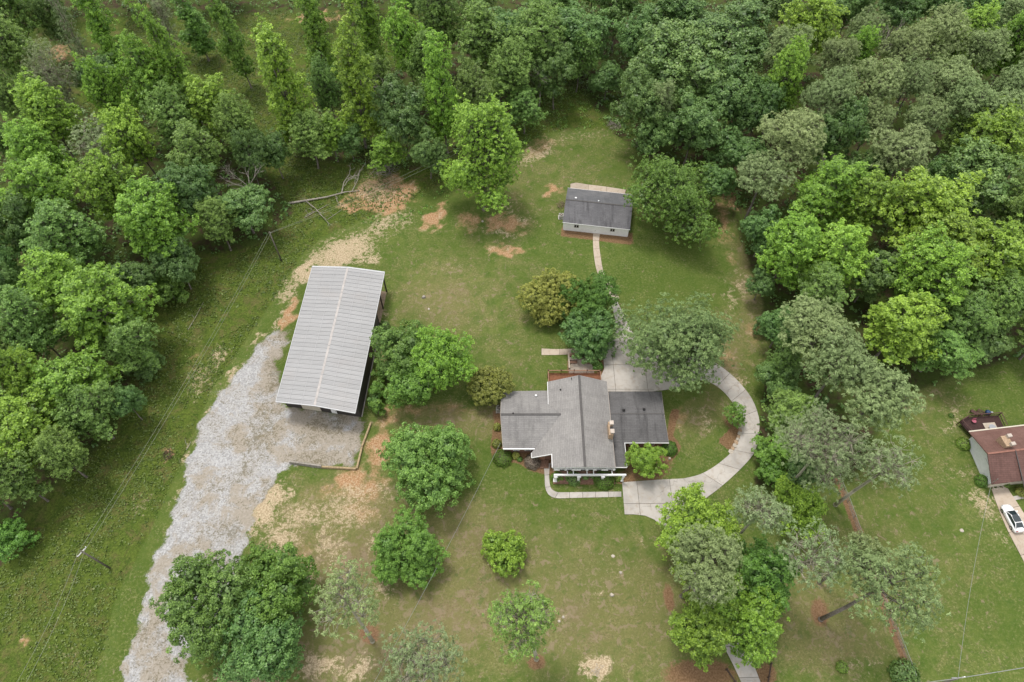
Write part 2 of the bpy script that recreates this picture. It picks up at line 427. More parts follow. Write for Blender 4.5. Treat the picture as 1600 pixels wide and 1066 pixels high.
M['timber_g'] = mat_plain('grey_timber', (0.36, 0.33, 0.29), 0.9, 0.25, 3, bump=0.3)
M['log'] = mat_plain('dark_rail_log', (0.10, 0.070, 0.055), 0.9, 0.3, 4)
M['bark'] = mat_plain('grey_bark', (0.24, 0.21, 0.18), 0.95, 0.35, 4, bump=0.6)
M['palebark'] = mat_plain('pale_bark', (0.46, 0.43, 0.33), 0.95, 0.25, 4, bump=0.4)
M['deadwood'] = mat_plain('bleached_wood', (0.42, 0.38, 0.33), 0.95, 0.25, 3, bump=0.4)
M['pole'] = mat_plain('weathered_pole', (0.20, 0.18, 0.15), 0.95, 0.2, 4)
M['wire'] = mat_plain('cable', (0.36, 0.38, 0.30), 0.6)
M['galv'] = mat_plain('galvanised_steel', (0.42, 0.43, 0.42), 0.45, metallic=0.5)
M['blue'] = mat_plain('blue_cover', (0.03, 0.07, 0.17), 0.5)
M['pink'] = mat_plain('pink_fabric', (0.50, 0.14, 0.20), 0.7)
M['rug'] = mat_plain('beige_rug', (0.60, 0.52, 0.43), 0.9)
M['stone'] = mat_plain('pale_stone', (0.56, 0.50, 0.42), 0.9, 0.2)
M['acgrey'] = mat_plain('unit_metal', (0.50, 0.49, 0.45), 0.5)
M['black'] = mat_plain('black_plastic', (0.02, 0.02, 0.02), 0.6)
M['straw'] = mat_plain('dead_brush', (0.30, 0.23, 0.16), 0.95, 0.3)

L = {
 'B': mat_leaf('leaf_bright', (0.105, 0.215, 0.022), (0.430, 0.680, 0.080), 0.34, 0.45),
 'M': mat_leaf('leaf_mid', (0.080, 0.165, 0.030), (0.320, 0.510, 0.105), 0.30, 0.45),
 'D': mat_leaf('leaf_dark', (0.062, 0.140, 0.032), (0.225, 0.370, 0.095), 0.26, 0.45),
 'P': mat_leaf('needle_olive', (0.125, 0.180, 0.058), (0.370, 0.480, 0.190), 0.22, 0.6, 0.2),
 'S': mat_leaf('leaf_sage', (0.140, 0.195, 0.080), (0.330, 0.420, 0.190), 0.22, 0.6, 0.2),
 'V': mat_leaf('leaf_vine', (0.078, 0.185, 0.026), (0.280, 0.500, 0.080), 0.30, 0.45),
 'Y': mat_leaf('leaf_olive_gold', (0.130, 0.160, 0.026), (0.420, 0.440, 0.090), 0.28, 0.5),
 'G': mat_leaf('leaf_clipped', (0.055, 0.130, 0.014), (0.150, 0.270, 0.034), 0.2, 0.6, 0.15),
 'L': mat_leaf('leaf_lime', (0.250, 0.320, 0.050), (0.480, 0.520, 0.120), 0.25),
 'R': mat_leaf('leaf_greyrose', (0.160, 0.140, 0.090), (0.340, 0.270, 0.220), 0.2),
 'F': mat_leaf('field_leaf', (0.050, 0.090, 0.016), (0.150, 0.225, 0.036), 0.2, 0.5),
 'W': mat_leaf('weed_leaf', (0.080, 0.145, 0.020), (0.270, 0.400, 0.056), 0.25, 0.5),
}

# ------------------------------------------------------------------ ground sheet
def pip(u, v, poly):
    inside = np.zeros(u.shape, bool); n = len(poly)
    for i in range(n):
        x0, y0 = poly[i]; x1, y1 = poly[(i + 1) % n]
        if y0 == y1: continue
        c = ((y0 > v) != (y1 > v)) & (u < (x1 - x0) * (v - y0) / (y1 - y0) + x0)
        inside ^= c
    return inside
def sdf(u, v, poly):
    d = np.full(u.shape, 1e9); n = len(poly)
    for i in range(n):
        x0, y0 = poly[i]; x1, y1 = poly[(i + 1) % n]
        ex, ey = x1 - x0, y1 - y0; L2 = ex * ex + ey * ey + 1e-9
        t = np.clip(((u - x0) * ex + (v - y0) * ey) / L2, 0, 1)
        d = np.minimum(d, np.hypot(u - x0 - t * ex, v - y0 - t * ey))
    return np.where(pip(u, v, poly), d, -d)
def soft(u, v, poly, w):
    return np.clip(0.5 + sdf(u, v, poly) / (2 * w), 0, 1)
def blob(u, v, cx, cy, rx, ry, a=0.0, s=1.0):
    ca, sa = math.cos(R(a)), math.sin(R(a))
    x = (u - cx) * ca + (v - cy) * sa; y = -(u - cx) * sa + (v - cy) * ca
    q = np.hypot(x / rx, y / ry)
    return np.clip(1.0 - 0.5 * q ** 1.5, 0, 1) * s

WILD = [[(-900, 1500), (60, 1400), (150, 1066), (182, 930), (225, 850), (285, 720), (330, 610), (392, 520), (430, 465), (470, 400), (500, 372), (560, 345), (640, 315), (700, 280), (700, -200), (-900, -200)],
        [(806, 235), (850, 208), (905, 200), (960, 205), (990, 190), (960, 100), (830, 80), (790, 150)]]
FOREST = [[(-900, 900), (0, 890), (40, 800), (120, 735), (180, 670), (215, 560), (200, 480), (280, 455), (300, 400), (400, 385), (460, 330), (400, 250), (330, 150), (160, 190), (60, 110), (-100, 60), (-900, 0)],
          [(-900, 0), (60, 0), (90, 110), (240, 120), (70, 30), (1000, 5), (1000, -300), (-900, -300)],
          [(400, 240), (640, 265), (720, 240), (830, 150), (900, 130), (960, 210), (1000, 240), (1110, 270), (1150, 350), (1190, 470), (1205, 560), (1190, 620), (1180, 760), (1330, 755), (1400, 620), (1460, 600), (1600, 555), (2600, 480), (2600, -400), (820, -400), (640, 100), (520, 120)]]
GRAVEL = [[(445, 515), (418, 520), (365, 590), (325, 640), (300, 700), (282, 770), (262, 830), (232, 890), (226, 935), (212, 990), (188, 1040), (190, 1100), (150, 1400), (420, 1400), (370, 1090), (290, 1060), (300, 1010), (360, 950), (388, 830), (405, 790), (448, 728), (552, 730), (572, 660), (560, 648), (440, 632), (432, 560), (455, 520)]]
MULCH = [[(1303, 745), (1311, 743), (1350, 835), (1366, 880), (1402, 980), (1422, 1040), (1412, 1042), (1390, 985), (1352, 888), (1338, 840)], [(770, 640), (782, 640), (784, 700), (830, 700), (832, 715), (862, 715), (866, 745), (975, 740), (990, 745), (1000, 765), (970, 756), (950, 748), (925, 768 - 10), (895, 757), (870, 752), (860, 742), (845, 740), (830, 735), (805, 722), (790, 727), (772, 722), (766, 700), (772, 660)],
         [(1040, 690), (1048, 640), (1062, 640), (1052, 680), (1066, 700), (1050, 720), (1030, 705)],
         [(878, 352), (988, 364), (990, 383), (938, 377), (925, 375), (876, 369)],
         [(905, 550), (938, 548), (946, 562), (944, 586), (934, 592), (930, 560)],
         [(888, 553), (905, 553), (905, 562), (893, 566), (889, 584), (886, 584)],
         [(1010, 740), (1040, 716), (1052, 700), (1046, 690), (1000, 690), (985, 745)],
         [(1120, 690), (1152, 660), (1160, 680), (1145, 706)]]
ORANGE = [(592, 700, 18, 46, 12, .8), (520, 770, 50, 14, 0, .5), (560, 800, 40, 20, 0, .55), (445, 510, 8, 20, 20, .8), (640, 640, 40, 14, 0, .55), (1140, 300, 12, 40, 0, .6), (1160, 640, 10, 30, 0, .5), (475, 860, 20, 26, 0, .45), (305, 560, 14, 26, 30, .5), (600, 305, 44, 26, -8, 1.1), (560, 325, 30, 7, 10, .9), (682, 338, 26, 11, -50, 1.0), (866, 297, 16, 8, 0, .9), (845, 232, 34, 14, -25, .55), (790, 350, 42, 14, 5, .7), (795, 392, 34, 7, 5, .85),
          (735, 345, 20, 20, 0, .6), (455, 485, 9, 22, 20, .9), (588, 690, 12, 30, 15, .7), (548, 748, 24, 14, 0, .85), (608, 650, 14, 22, 10, .6), (575, 765, 40, 20, -20, .7), (598, 560, 12, 34, 10, .7),
          (500, 28, 50, 6, 0, .75), (225, 20, 14, 16, 0, .6), (95, 85, 26, 18, 0, .6), (1130, 345, 14, 50, -8, .6), (1140, 405, 16, 12, 20, .55), 
          (40, 1005, 10, 8, 0, .8), (1135, 560, 26, 18, 30, .45), (1170, 545, 14, 60, 0, .4), (1065, 650, 12, 26, 0, .55), (60, 560, 50, 70, 0, .4), (930, 480, 10, 8, 0, .5),
          (760, 600, 40, 50, 0, .3), (1180, 520, 20, 30, 0, .5), (712, 640, 50, 12, 0, .5), (262, 712, 10, 9, 0, .8)]
TAN = [(408, 530, 26, 5, -58, .7), (362, 592, 34, 5, -52, .75), (325, 645, 26, 5, -60, .7), (298, 705, 30, 5, -65, .65), (278, 775, 34, 4, -72, .6), (440, 500, 26, 5, -50, .7), (452, 770, 26, 6, -50, .7), (400, 815, 34, 7, -65, .8), (415, 790, 20, 50, 30, .85), (470, 805, 40, 22, 0, .62), (540, 800, 50, 30, 0, .58), (600, 770, 30, 20, 0, .5), (590, 850, 24, 30, 0, .5), (520, 860, 24, 40, 0, .55), (445, 880, 14, 30, 0, .6), (385, 1060, 60, 16, 0, .7), (790, 320, 20, 20, 0, .5), (700, 420, 40, 14, 0, .3), (1140, 470, 8, 40, -8, .5), (1500, 740, 30, 16, 0, .4), (1190, 860, 10, 30, 0, .4), (820, 345, 20, 10, 0, .6), (535, 395, 60, 26, -22, .80), (480, 420, 30, 14, -50, .85), (450, 455, 14, 26, 30, .65), (600, 350, 50, 16, -20, .62), (592, 300, 36, 18, 0, .75), (575, 405, 24, 8, -10, .7), (840, 240, 38, 10, -25, .6), (905, 212, 60, 8, -4, .45),
       (786, 365, 30, 8, 10, .6), (510, 800, 70, 30, -10, .48), (440, 840, 30, 34, 30, .68), (505, 840, 14, 50, 10, .55), (420, 800, 24, 60, 30, .5), (500, 1040, 40, 20, 0, .75), (560, 1045, 30, 20, -30, .7), (480, 900, 18, 40, 0, .55), (598, 920, 26, 22, 40, .55),
       (932, 1045, 20, 22, 0, .9), (960, 895, 60, 40, 0, .28), (935, 930, 12, 14, 0, .5), (880, 965, 14, 10, 0, .45), (555, 770, 30, 20, 0, .6), (340, 560, 10, 26, 30, .6), (310, 600, 22, 30, 40, .5), (1540, 790, 30, 16, 50, .62), (1525, 778, 40, 8, 0, .55),
       (1490, 650, 14, 40, 10, .5), (1100, 660, 30, 20, 40, .45), (1160, 450, 10, 26, -10, .55), (1150, 600, 26, 14, 40, .5), (1345, 1040, 60, 26, 0, .35), (1060, 755, 30, 5, 30, .3), (1000, 840, 30, 6, 45, .5), (150, 925, 12, 8, 0, .5), (215, 790, 16, 22, 40, .4), (625, 870, 4, 4, 0, .1),
       (1560, 840, 26, 12, 50, .5), (1430, 770, 26, 20, 0, .3), (600, 505, 8, 20, 0, .6), (760, 880, 20, 20, 0, .3), (320, 580, 16, 14, 0, .5), (115, 1030, 60, 26, 20, .35), (300, 530, 26, 10, 30, .3)]
DRY = [(560, 880, 120, 60, 0, 1.2), (700, 960, 160, 60, 0, 1.1), (900, 950, 60, 40, 0, 1.1), (880, 1000, 120, 40, 0, 1.0), (690, 470, 70, 50, 0, .9), (1300, 1000, 90, 60, 0, .9), (760, 930, 360, 120, 0, .85), (560, 1020, 160, 70, 0, 1.25), (640, 830, 60, 60, 0, .8), (720, 840, 80, 60, 0, 1.1), (950, 960, 200, 110, 0, .9), (740, 660, 120, 24, 0, 1.0), (720, 460, 120, 90, 0, .55), (1130, 560, 30, 60, 0, 1.1), (1180, 420, 30, 130, 0, 1.1),
       (1350, 900, 200, 180, 0, .45), (1260, 950, 60, 80, 0, .8), (550, 800, 130, 60, 0, .9), (800, 560, 60, 80, 0, .4), (900, 280, 120, 70, 0, .4), (480, 850, 80, 60, 0, .8), (1090, 650, 60, 30, -30, .8), (1450, 620, 60, 60, 0, .5), (820, 300, 40, 50, 0, .5), (340, 110, 120, 60, 0, .9), (80, 90, 60, 50, 0, 1.2)]
LUSH = [(820, 770, 110, 40, 0, .8), (880, 540, 70, 50, 0, .7), (1010, 430, 100, 50, 0, .9), (1560, 900, 80, 200, 30, .7), (1560, 600, 120, 60, 0, .9), (880, 390, 60, 60, 0, .7), (700, 380, 90, 60, 0, .6), (200, 960, 26, 120, 12, .9), (450, 760, 70, 24, -10, 1.2),
        (1040, 690, 70, 60, 0, .7), (640, 320, 60, 30, 0, .7), (900, 240, 60, 30, 0, .4), (720, 760, 60, 40, 0, .6), (1190, 620, 20, 80, 0, .8), (900, 810, 60, 26, 0, .8)]

MUD = [(490, 680, 70, 34, 0, 1.0), (430, 560, 22, 60, 20, .9), (500, 715, 60, 14, 0, 1.1), (560, 690, 12, 40, 15, 1.3), (480, 640, 40, 10, 0, 1.1), (380, 690, 30, 20, 0, .7), (385, 800, 40, 40, 0, .9), (300, 860, 26, 40, 20, .8), (250, 960, 26, 70, 10, .9), (320, 760, 20, 26, 0, .8), (245, 1040, 60, 26, 0, .8), (410, 640, 20, 30, 0, .6)]
def build_ground():
    def axis(lo, hi, st, far):
        a = list(np.arange(lo, hi + st / 2, st))
        x = a[-1]; s = st
        while x < far: s *= 1.35; x += s; a.append(x)
        x = a[0]; s = st
        while x > -far: s *= 1.35; x -= s; a.insert(0, x)
        return np.array(a)
    xs = axis(-138, 138, 0.74, 4000); ys = axis(8, 184, 0.74, 4000)
    X, Y = np.meshgrid(xs, ys)
    nx, ny = len(xs), len(ys)
    x = X.ravel(); y = Y.ravel()
    co = np.zeros((nx * ny, 3)); co[:, 0] = x; co[:, 1] = y
    u, v = uv_of(x, y)
    u = np.clip(u, -3000, 4600); v = np.clip(v, -1500, 2600)
    z = np.zeros(nx * ny)
    wild = np.zeros_like(z)
    for p in WILD: wild = np.maximum(wild, soft(u, v, p, 9))
    forest = np.zeros_like(z)
    for p in FOREST: forest = np.maximum(forest, soft(u, v, p, 14))
    wu = u + 3.5 * np.sin(x * .9 + 1.8 * np.sin(y * .8)) + 3.0 * np.sin(y * 1.9 + np.sin(x * 1.4)); wv = v + 3 * np.sin(y * .7 + 1.5 * np.sin(x * .9)) + 2.5 * np.sin(x * 2.1 - y)
    gravel = np.zeros_like(z)
    for p in GRAVEL: gravel = np.maximum(gravel, soft(wu, wv, p, 10))
    mulch = np.zeros_like(z)
    for p in MULCH: mulch = np.maximum(mulch, soft(u, v, p, 4))
    # ragged outlines for the bare spots
    uw = u + 5 * np.sin(x * .83 + 1.9 * np.sin(y * .57)) + 3.5 * np.sin(y * 1.7 + 1.3 * np.sin(x * 1.1)) + 2 * np.sin(x * 3.1 + y * 2.3)
    vw = v + 4 * np.sin(y * .77 + 1.7 * np.sin(x * .63)) + 3.0 * np.sin(x * 1.6 + 1.5 * np.sin(y * 1.3)) + 2 * np.sin(y * 2.9 - x * 2.1)
    def bl(lst):
        r = np.zeros_like(z)
        for b in lst: r = np.maximum(r, blob(uw, vw, *b))
        return r
    orange, tan, dry, lush = bl(ORANGE), bl(TAN), bl(DRY), bl(LUSH)
    for b in ((1045, 935, 9, 24, -10, .9), (1095, 1055, 58, 26, 0, .95), (1197, 1054, 18, 18, 0, .9), (1281, 957, 15, 24, -10, .9), (838, 1035, 16, 13, 0, .9), (577, 990, 18, 20, -30, .85)):
        mulch = np.maximum(mulch, blob(u, v, *b))
    for cx, cy, rr in ((803, 705, 0), (1010, 722, 40), (1150, 655, 20), (958, 560, 0)):
        if rr: mulch = np.maximum(mulch, blob(u, v, cx, cy, rr, rr * 0.8, 0, .95))
    # stay low and flat: the site is level, with gentle dips in the rough ground
    co[:, 2] = 0.0
    me = bpy.data.meshes.new('ground')
    me.vertices.add(nx * ny); me.vertices.foreach_set('co', co.ravel())
    i = np.arange(nx * ny).reshape(ny, nx)
    q = np.stack([i[:-1, :-1], i[:-1, 1:], i[1:, 1:], i[1:, :-1]], -1).reshape(-1, 4)
    me.loops.add(q.size); me.loops.foreach_set('vertex_index', q.ravel())
    me.polygons.add(len(q)); me.polygons.foreach_set('loop_start', np.arange(len(q)) * 4)
    me.update(calc_edges=True)
    one = np.ones_like(z)
    for nm, arr in (('mask_a', (wild, forest, gravel, one)), ('mask_b', (orange, tan, dry, one))):
        a = me.attributes.new(nm, 'FLOAT_COLOR', 'POINT')
        a.data.foreach_set('color', np.stack(arr, -1).astype(np.float32).ravel())
    for nm, arr in (('mask_c', mulch), ('mask_d', lush), ('mask_e', bl(MUD))):
        a = me.attributes.new(nm, 'FLOAT', 'POINT'); a.data.foreach_set('value', arr.astype(np.float32))
    me.materials.append(M['ground'])
    o = link_mesh('ground', me)
    tag(o, 'lawns, weedy field, gravel yard and bare earth of the site', kind='structure')
build_ground()

# ------------------------------------------------------------------ paved ways
def clip(poly, a, b, c):
    """keep the side a*x+b*y<=c"""
    out = []
    for i in range(len(poly)):
        p, q = poly[i], poly[(i + 1) % len(poly)]
        fp, fq = a * p[0] + b * p[1] - c, a * q[0] + b * q[1] - c
        if fp <= 0: out.append(p)
        if fp * fq < 0:
            t = fp / (fp - fq); out.append((p[0] + (q[0] - p[0]) * t, p[1] + (q[1] - p[1]) * t))
    return out
def area(p): return abs(sum(p[i][0] * p[(i + 1) % len(p)][1] - p[(i + 1) % len(p)][0] * p[i][1] for i in range(len(p)))) / 2
def shrink_tile(poly, x0, x1, y0, y1, ang, g):
    ca, sa = math.cos(ang), math.sin(ang)
    p = poly
    for a, b, c in ((ca, sa, x1 - g), (-ca, -sa, -(x0 + g)), (-sa, ca, y1 - g), (sa, -ca, -(y0 + g))):
        p = clip(p, a, b, c)
        if len(p) < 3: return []
    return p
def slabs_from_polygon(root, poly, sx, sy, ang, mat, gap=0.03, z=0.09, off=(0, 0)):
    ca, sa = math.cos(ang), math.sin(ang)
    us = [p[0] * ca + p[1] * sa for p in poly]; vs = [-p[0] * sa + p[1] * ca for p in poly]
    x = min(us) + off[0] - sx
    k = 0
    while x < max(us):
        y = min(vs) + off[1] - sy
        while y < max(vs):
            t = shrink_tile(poly, x, x + sx, y, y + sy, ang, gap)
            if len(t) >= 3 and area(t) > 0.5:
                MB().prism(t, 0.0, z + random.uniform(-.006, .006)).build('slab', mat, root); k += 1
            y += sy
        x += sx
    return k
def cr(p0, p1, p2, p3, t):
    return 0.5 * ((2 * p1) + (-p0 + p2) * t + (2 * p0 - 5 * p1 + 4 * p2 - p3) * t * t + (-p0 + 3 * p1 - 3 * p2 + p3) * t ** 3)
def slabs_from_pairs(root, pairs, length, mat, gap=0.03, z=0.09, seg=10):
    A = [P(*a) for a, b in pairs]; B = [P(*b) for a, b in pairs]
    def dense(Q):
        out = []
        for i in range(len(Q) - 1):
            p0 = Q[max(0, i - 1)]; p3 = Q[min(len(Q) - 1, i + 2)]
            for k in range(seg): out.append(cr(p0, Q[i], Q[i + 1], p3, k / seg))
        out.append(Q[-1]); return out
    a, b = dense(A), dense(B)
    mid = [(p + q) / 2 for p, q in zip(a, b)]
    s = [0.0]
    for i in range(1, len(mid)): s.append(s[-1] + (mid[i] - mid[i - 1]).length)
    def at(Q, d):
        for i in range(1, len(s)):
            if s[i] >= d:
                t = (d - s[i - 1]) / max(1e-6, s[i] - s[i - 1]); return Q[i - 1].lerp(Q[i], t)
        return Q[-1]
    n = max(1, round(s[-1] / length)); step = s[-1] / n
    for k in range(n):
        d0, d1 = k * step + gap, (k + 1) * step - gap
        ds = [d0 + (d1 - d0) * j / 4 for j in range(5)]
        pa = [at(a, d) for d in ds]; pb = [at(b, d) for d in ds]
        MB().prism([(p.x, p.y) for p in pa] + [(p.x, p.y) for p in reversed(pb)], 0.0, z + random.uniform(-.006, .006)).build('slab', mat, root)
    MB().prism([(p.x, p.y) for p in a] + [(p.x, p.y) for p in reversed(b)], 0.004, 0.045).build('joint_bed', M['conc_base'], root)
def pxpoly(pts): return [(P(*p).x, P(*p).y) for p in pts]

drive = empty('driveway', P(1075, 790), 'pale concrete driveway looping round the right side of the house', kind='structure')
slabs_from_pairs(drive, [((1020, 612), (1046, 548)), ((1060, 606), (1078, 556)), ((1090, 594), (1110, 564)), ((1114, 600), (1133, 578)), ((1134, 616), (1155, 598)), ((1152, 641), (1175, 624)),
    ((1158, 660), (1186, 655)), ((1157, 680), (1185, 680)), ((1147, 702), (1178, 708)), ((1122, 725), (1155, 735)), ((1095, 741), (1125, 762)), ((1068, 748), (1098, 782))], 4.2, M['conc'])
pad_low = pxpoly([(972, 754), (1028, 750), (1068, 748), (1098, 782), (1092, 800), (1088, 822), (1046, 833), (1035, 822), (1022, 812), (1008, 806), (990, 804), (976, 804)])
slabs_from_polygon(drive, pad_low, 5.6, 4.6, 0.0, M['conc'], off=(2.6, 5.0))
MB().prism(pad_low, 0.003, 0.044).build('joint_bed', M['conc_base'], drive)
slabs_from_pairs(drive, [((1046, 835), (1088, 824)), ((1062, 870), (1101, 860)), ((1082, 920), (1119, 910)), ((1108, 970), (1141, 962)), ((1136, 1020), (1167, 1014)), ((1158, 1066), (1188, 1066)), ((1180, 1120), (1208, 1120)), ((1195, 1170), (1222, 1170))], 4.4, M['conc'])
pad_n = pxpoly([(938, 590), (944, 577), (943, 562), (936, 551), (942, 532), (958, 515), (961, 498), (956, 478), (964, 470), (974, 492), (986, 516), (1002, 540), (1046, 548), (1020, 613), (946, 616), (936, 600)])
slabs_from_polygon(drive, pad_n, 6.0, 5.4, 0.0, M['conc_pad'] if 'conc_pad' in M else M['conc'], off=(3, 1))
MB().prism(pad_n, 0.005, 0.046).build('joint_bed', M['conc_base'], drive)
fw = empty('front_walk', P(905, 773), 'narrow pale concrete walk from the front door to the driveway', kind='structure')
slabs_from_pairs(fw, [((848, 724), (861, 724)), ((850, 732), (859, 731)), ((851, 745), (858, 744)), ((852, 762), (860, 761)), ((857, 773), (865, 767)), ((868, 778.5), (873, 769.5)), ((890, 778.5), (890, 769.5)), ((930, 777.5), (930, 769)), ((971, 776.5), (971, 768.5))], 2.1, M['conc'])
ow = empty('garden_walk', P(932, 400), 'narrow concrete path running down from the small outbuilding', kind='structure')
slabs_from_pairs(ow, [((927, 363), (937.5, 364)), ((926.5, 379), (936, 379)), ((928, 400), (938, 399)), ((932, 422), (943, 426)), ((940, 441), (950, 438)), ((950, 457), (960, 453)), ((959, 471), (968, 467))], 2.3, M['conc_tan'])
pw = empty('patio_walk', P(876, 550), 'short tan concrete path on the lawn behind the deck', kind='structure')
slabs_from_pairs(pw, [((846, 555), (846, 545)), ((870, 555), (870, 546)), ((903, 553.5), (903, 545))], 4.6, M['conc_tan'], z=0.10)
# patio under the deck, and the slab behind the outbuilding
pt = empty('patio', P(912, 572), 'stained stone patio with a rounded edge behind the deck', kind='structure')
pp = pxpoly([(889, 585), (889, 574), (894, 567), (902, 562), (900, 553), (908, 553), (912, 562), (922, 565), (927, 573), (929, 586)])
slabs_from_polygon(pt, pp, 2.4, 2.4, 0.2, M['patio'], 0.015, 0.11)
obs = empty('rear_slab', P(930, 294), 'rough pinkish concrete strip behind the small outbuilding', kind='structure')
slabs_from_pairs(obs, [((891, 300), (891, 288)), ((896, 300), (899, 286)), ((920, 302), (920, 289)), ((945, 304), (945, 292)), ((975, 308), (978, 297))], 4.0, M['conc_tan'])
nd = empty('neighbour_driveway', P(1590, 850), 'brownish concrete driveway under the parked white car', kind='structure')
slabs_from_pairs(nd, [((1549, 764), (1572, 760)), ((1556, 785), (1585, 780)), ((1570, 820), (1606, 812)), ((1586, 852), (1626, 840)), ((1606, 890), (1650, 878)), ((1632, 940), (1680, 930))], 3.6, M['conc_tan'])
nw = empty('neighbour_walk', P(1600, 778), 'short concrete walk beside the yellow shrub at the brown-roofed house', kind='structure')
slabs_from_pairs(nw, [((1580, 783), (1577, 777)), ((1600, 779), (1600, 773)), ((1630, 775), (1630, 769))], 2.4, M['conc'])

# ------------------------------------------------------------------ steel barn
def lerp(a, b, t): return a + (b - a) * t
def build_barn():
    NW, NE, SE, SW = P(488, 417, 5.0), P(601, 426, 5.0), P(555, 646, 5.0), P(431, 628, 5.0)
    RN, RS = (NW + NE) / 2, (SW + SE) / 2
    RN.z = RS.z = 5.62
    base = (NW + NE + SE + SW) / 4; base.z = 0
    root = empty('metal_barn', base, 'long charcoal metal barn with a pale grey galvanised gable roof on the gravel yard', 'barn')
    nP = 34
    for eN, eS in ((NW, SW), (NE, SE)):
        for k in range(nP):
            t0, t1 = k / nP, (k + 1) / nP
            a0, a1, r0, r1 = lerp(eN, eS, t0), lerp(eN, eS, t1), lerp(RN, RS, t0), lerp(RN, RS, t1)
            mb = MB()
            # profile across the sheet: flat pans and four raised ribs
            prof = [(0.03, .045), (.06, .045), (.09, 0), (.30, 0), (.33, .028), (.37, .028), (.40, 0), (.62, 0), (.65, .028), (.69, .028), (.72, 0), (.94, 0), (.955, -.03)]
            lift = 0.012 if k % 2 else 0.0
            vs = []
            for (t, h) in prof:
                e = lerp(a0, a1, t); r = lerp(r0, r1, t)
                vs += [(e.x, e.y, e.z + h + lift), (r.x, r.y, r.z + h + lift)]
            fs = [(2 * i, 2 * i + 2, 2 * i + 3, 2 * i + 1) for i in range(len(prof) - 1)]
            mb.add(vs, fs)
            mb.build('roof_panel', M['roofmetal'], root)
    MB().sheet([NW + Vector((0, 0, -.04)), SW + Vector((0, 0, -.04)), RS + Vector((0, 0, -.04)), RN + Vector((0, 0, -.04))], .05).build('roof_deck', M['underlay'], root)
    MB().sheet([RN + Vector((0, 0, -.04)), RS + Vector((0, 0, -.04)), SE + Vector((0, 0, -.04)), NE + Vector((0, 0, -.04))], .05).build('roof_deck', M['underlay'], root)
    # ridge cap in five lengths, rusty screws line it
    for k in range(5):
        a, b = lerp(RN, RS, k / 5 + .002), lerp(RN, RS, (k + 1) / 5 - .002)
        mb = MB(); up = Vector((0, 0, .075)); sd = Vector((.22, .02, -.06))
        sd2 = Vector((-.22, -.02, -.06))
        mb.add([a + up, b + up, b + up + sd, a + up + sd, b + up + sd2, a + up + sd2], [(0, 1, 2, 3), (1, 0, 5, 4)])
        mb.build('ridge_cap', M['rust'], root)
    # lap seams that cross the sheets as raised strips
    for f_ in (.33, .66):
        for eN, eS in ((NW, SW), (NE, SE)):
            a, b = lerp(eN, RN, f_) + Vector((0, 0, .05)), lerp(eS, RS, f_) + Vector((0, 0, .05))
            MB().bar(a, b, .05, .02).build('lap_seam', M['seam'], root)
    for a, b in ((NW, RN), (RN, NE), (SE, RS), (RS, SW)):
        MB().bar(a + Vector((0, 0, .03)), b + Vector((0, 0, .03)), .34 if a is NW or a is RN else .16, .14).build('rake_trim', M['trimmetal'], root)
    for a, b in ((NW, SW), (NE, SE)):
        MB().bar(a, b, .10, .14).build('eave_trim', M['trimmetal'], root)
    # walls: inset a little; the first bay of the east side and the north end are open
    c = base
    def base_at(a_, b_, t, k):
        q = lerp(a_, b_, t); q = Vector((q.x, q.y, 0)); d = (Vector((c.x, c.y, 0)) - q).normalized(); return q + Vector((math.copysign(k, d.x), 0, 0))
    ln_ = (NW - SW).length
    nw, ne, se, sw = base_at(NW, SW, .9 / ln_, .3), base_at(NE, SE, .9 / ln_, .2), base_at(SE, NE, 1.9 / ln_, .2), base_at(SW, NW, 1.9 / ln_, .3)
    def wall(p, q, z0, z1, name='wall', mat=None, th=.12):
        p = Vector(p); q = Vector(q)
        mb = MB(); n_ = max(1, int((q - p).length / .9)); 
        mb.bar(Vector((p.x, p.y, (z0 + z1) / 2)), Vector((q.x, q.y, (z0 + z1) / 2)), th, z1 - z0)
        d = (q - p).normalized(); s = Vector((d.y, -d.x, 0))
        for i in range(n_ + 1):
            b = lerp(p, q, i / n_) + s * (th / 2 + .012)
            mb.box((b.x, b.y, (z0 + z1) / 2), (.05, .05, z1 - z0 - .02))
        return mb.build(name, mat or M['barnwall'], root)
    H_ = 4.85
    wall(nw, sw, 0, H_)
    bay = lerp(ne, se, .30)
    wall(bay, se, 0, H_)
    def sp(t): return lerp(sw, se, t)
    o1, o2, o3, o4 = .20, .475, .60, .685
    wall(sw, sp(o1), 0, H_); wall(sp(o2), sp(o3), 0, H_); wall(sp(o4), se, 0, H_)
    wall(sp(o1), sp(o2), 3.3, H_); wall(sp(o3), sp(o4), 2.2, H_)
    # south gable
    rs = (sw + se) / 2
    mb = MB(); d = (se - sw).normalized(); s = Vector((d.y, -d.x, 0)) * .06
    tri = [Vector((sw.x, sw.y, H_)), Vector((se.x, se.y, H_)), Vector((rs.x, rs.y, 5.42))]
    mb.add([p + s for p in tri] + [p - s for p in tri], [(0, 1, 2), (5, 4, 3), (0, 3, 4, 1), (1, 4, 5, 2), (2, 5, 3, 0)])
    mb.build('gable', M['barnwall'], root)
    # roll-up door: slats; side door
    a, b = sp(o1 + .01), sp(o2 - .01)
    rd = empty_part('roll_up_door', root)
    for k in range(9):
        z0 = .05 + k * .36
        MB().bar(Vector((a.x, a.y - .05, z0 + .17)), Vector((b.x, b.y - .05, z0 + .17)), .05, .34).build('slat', M['cream'], rd)
    a, b = sp(o3 + .006), sp(o4 - .006)
    dr = MB().bar(Vector((a.x, a.y - .04, 1.08)), Vector((b.x, b.y - .04, 1.08)), .06, 2.1).build('door', M['white'], root)
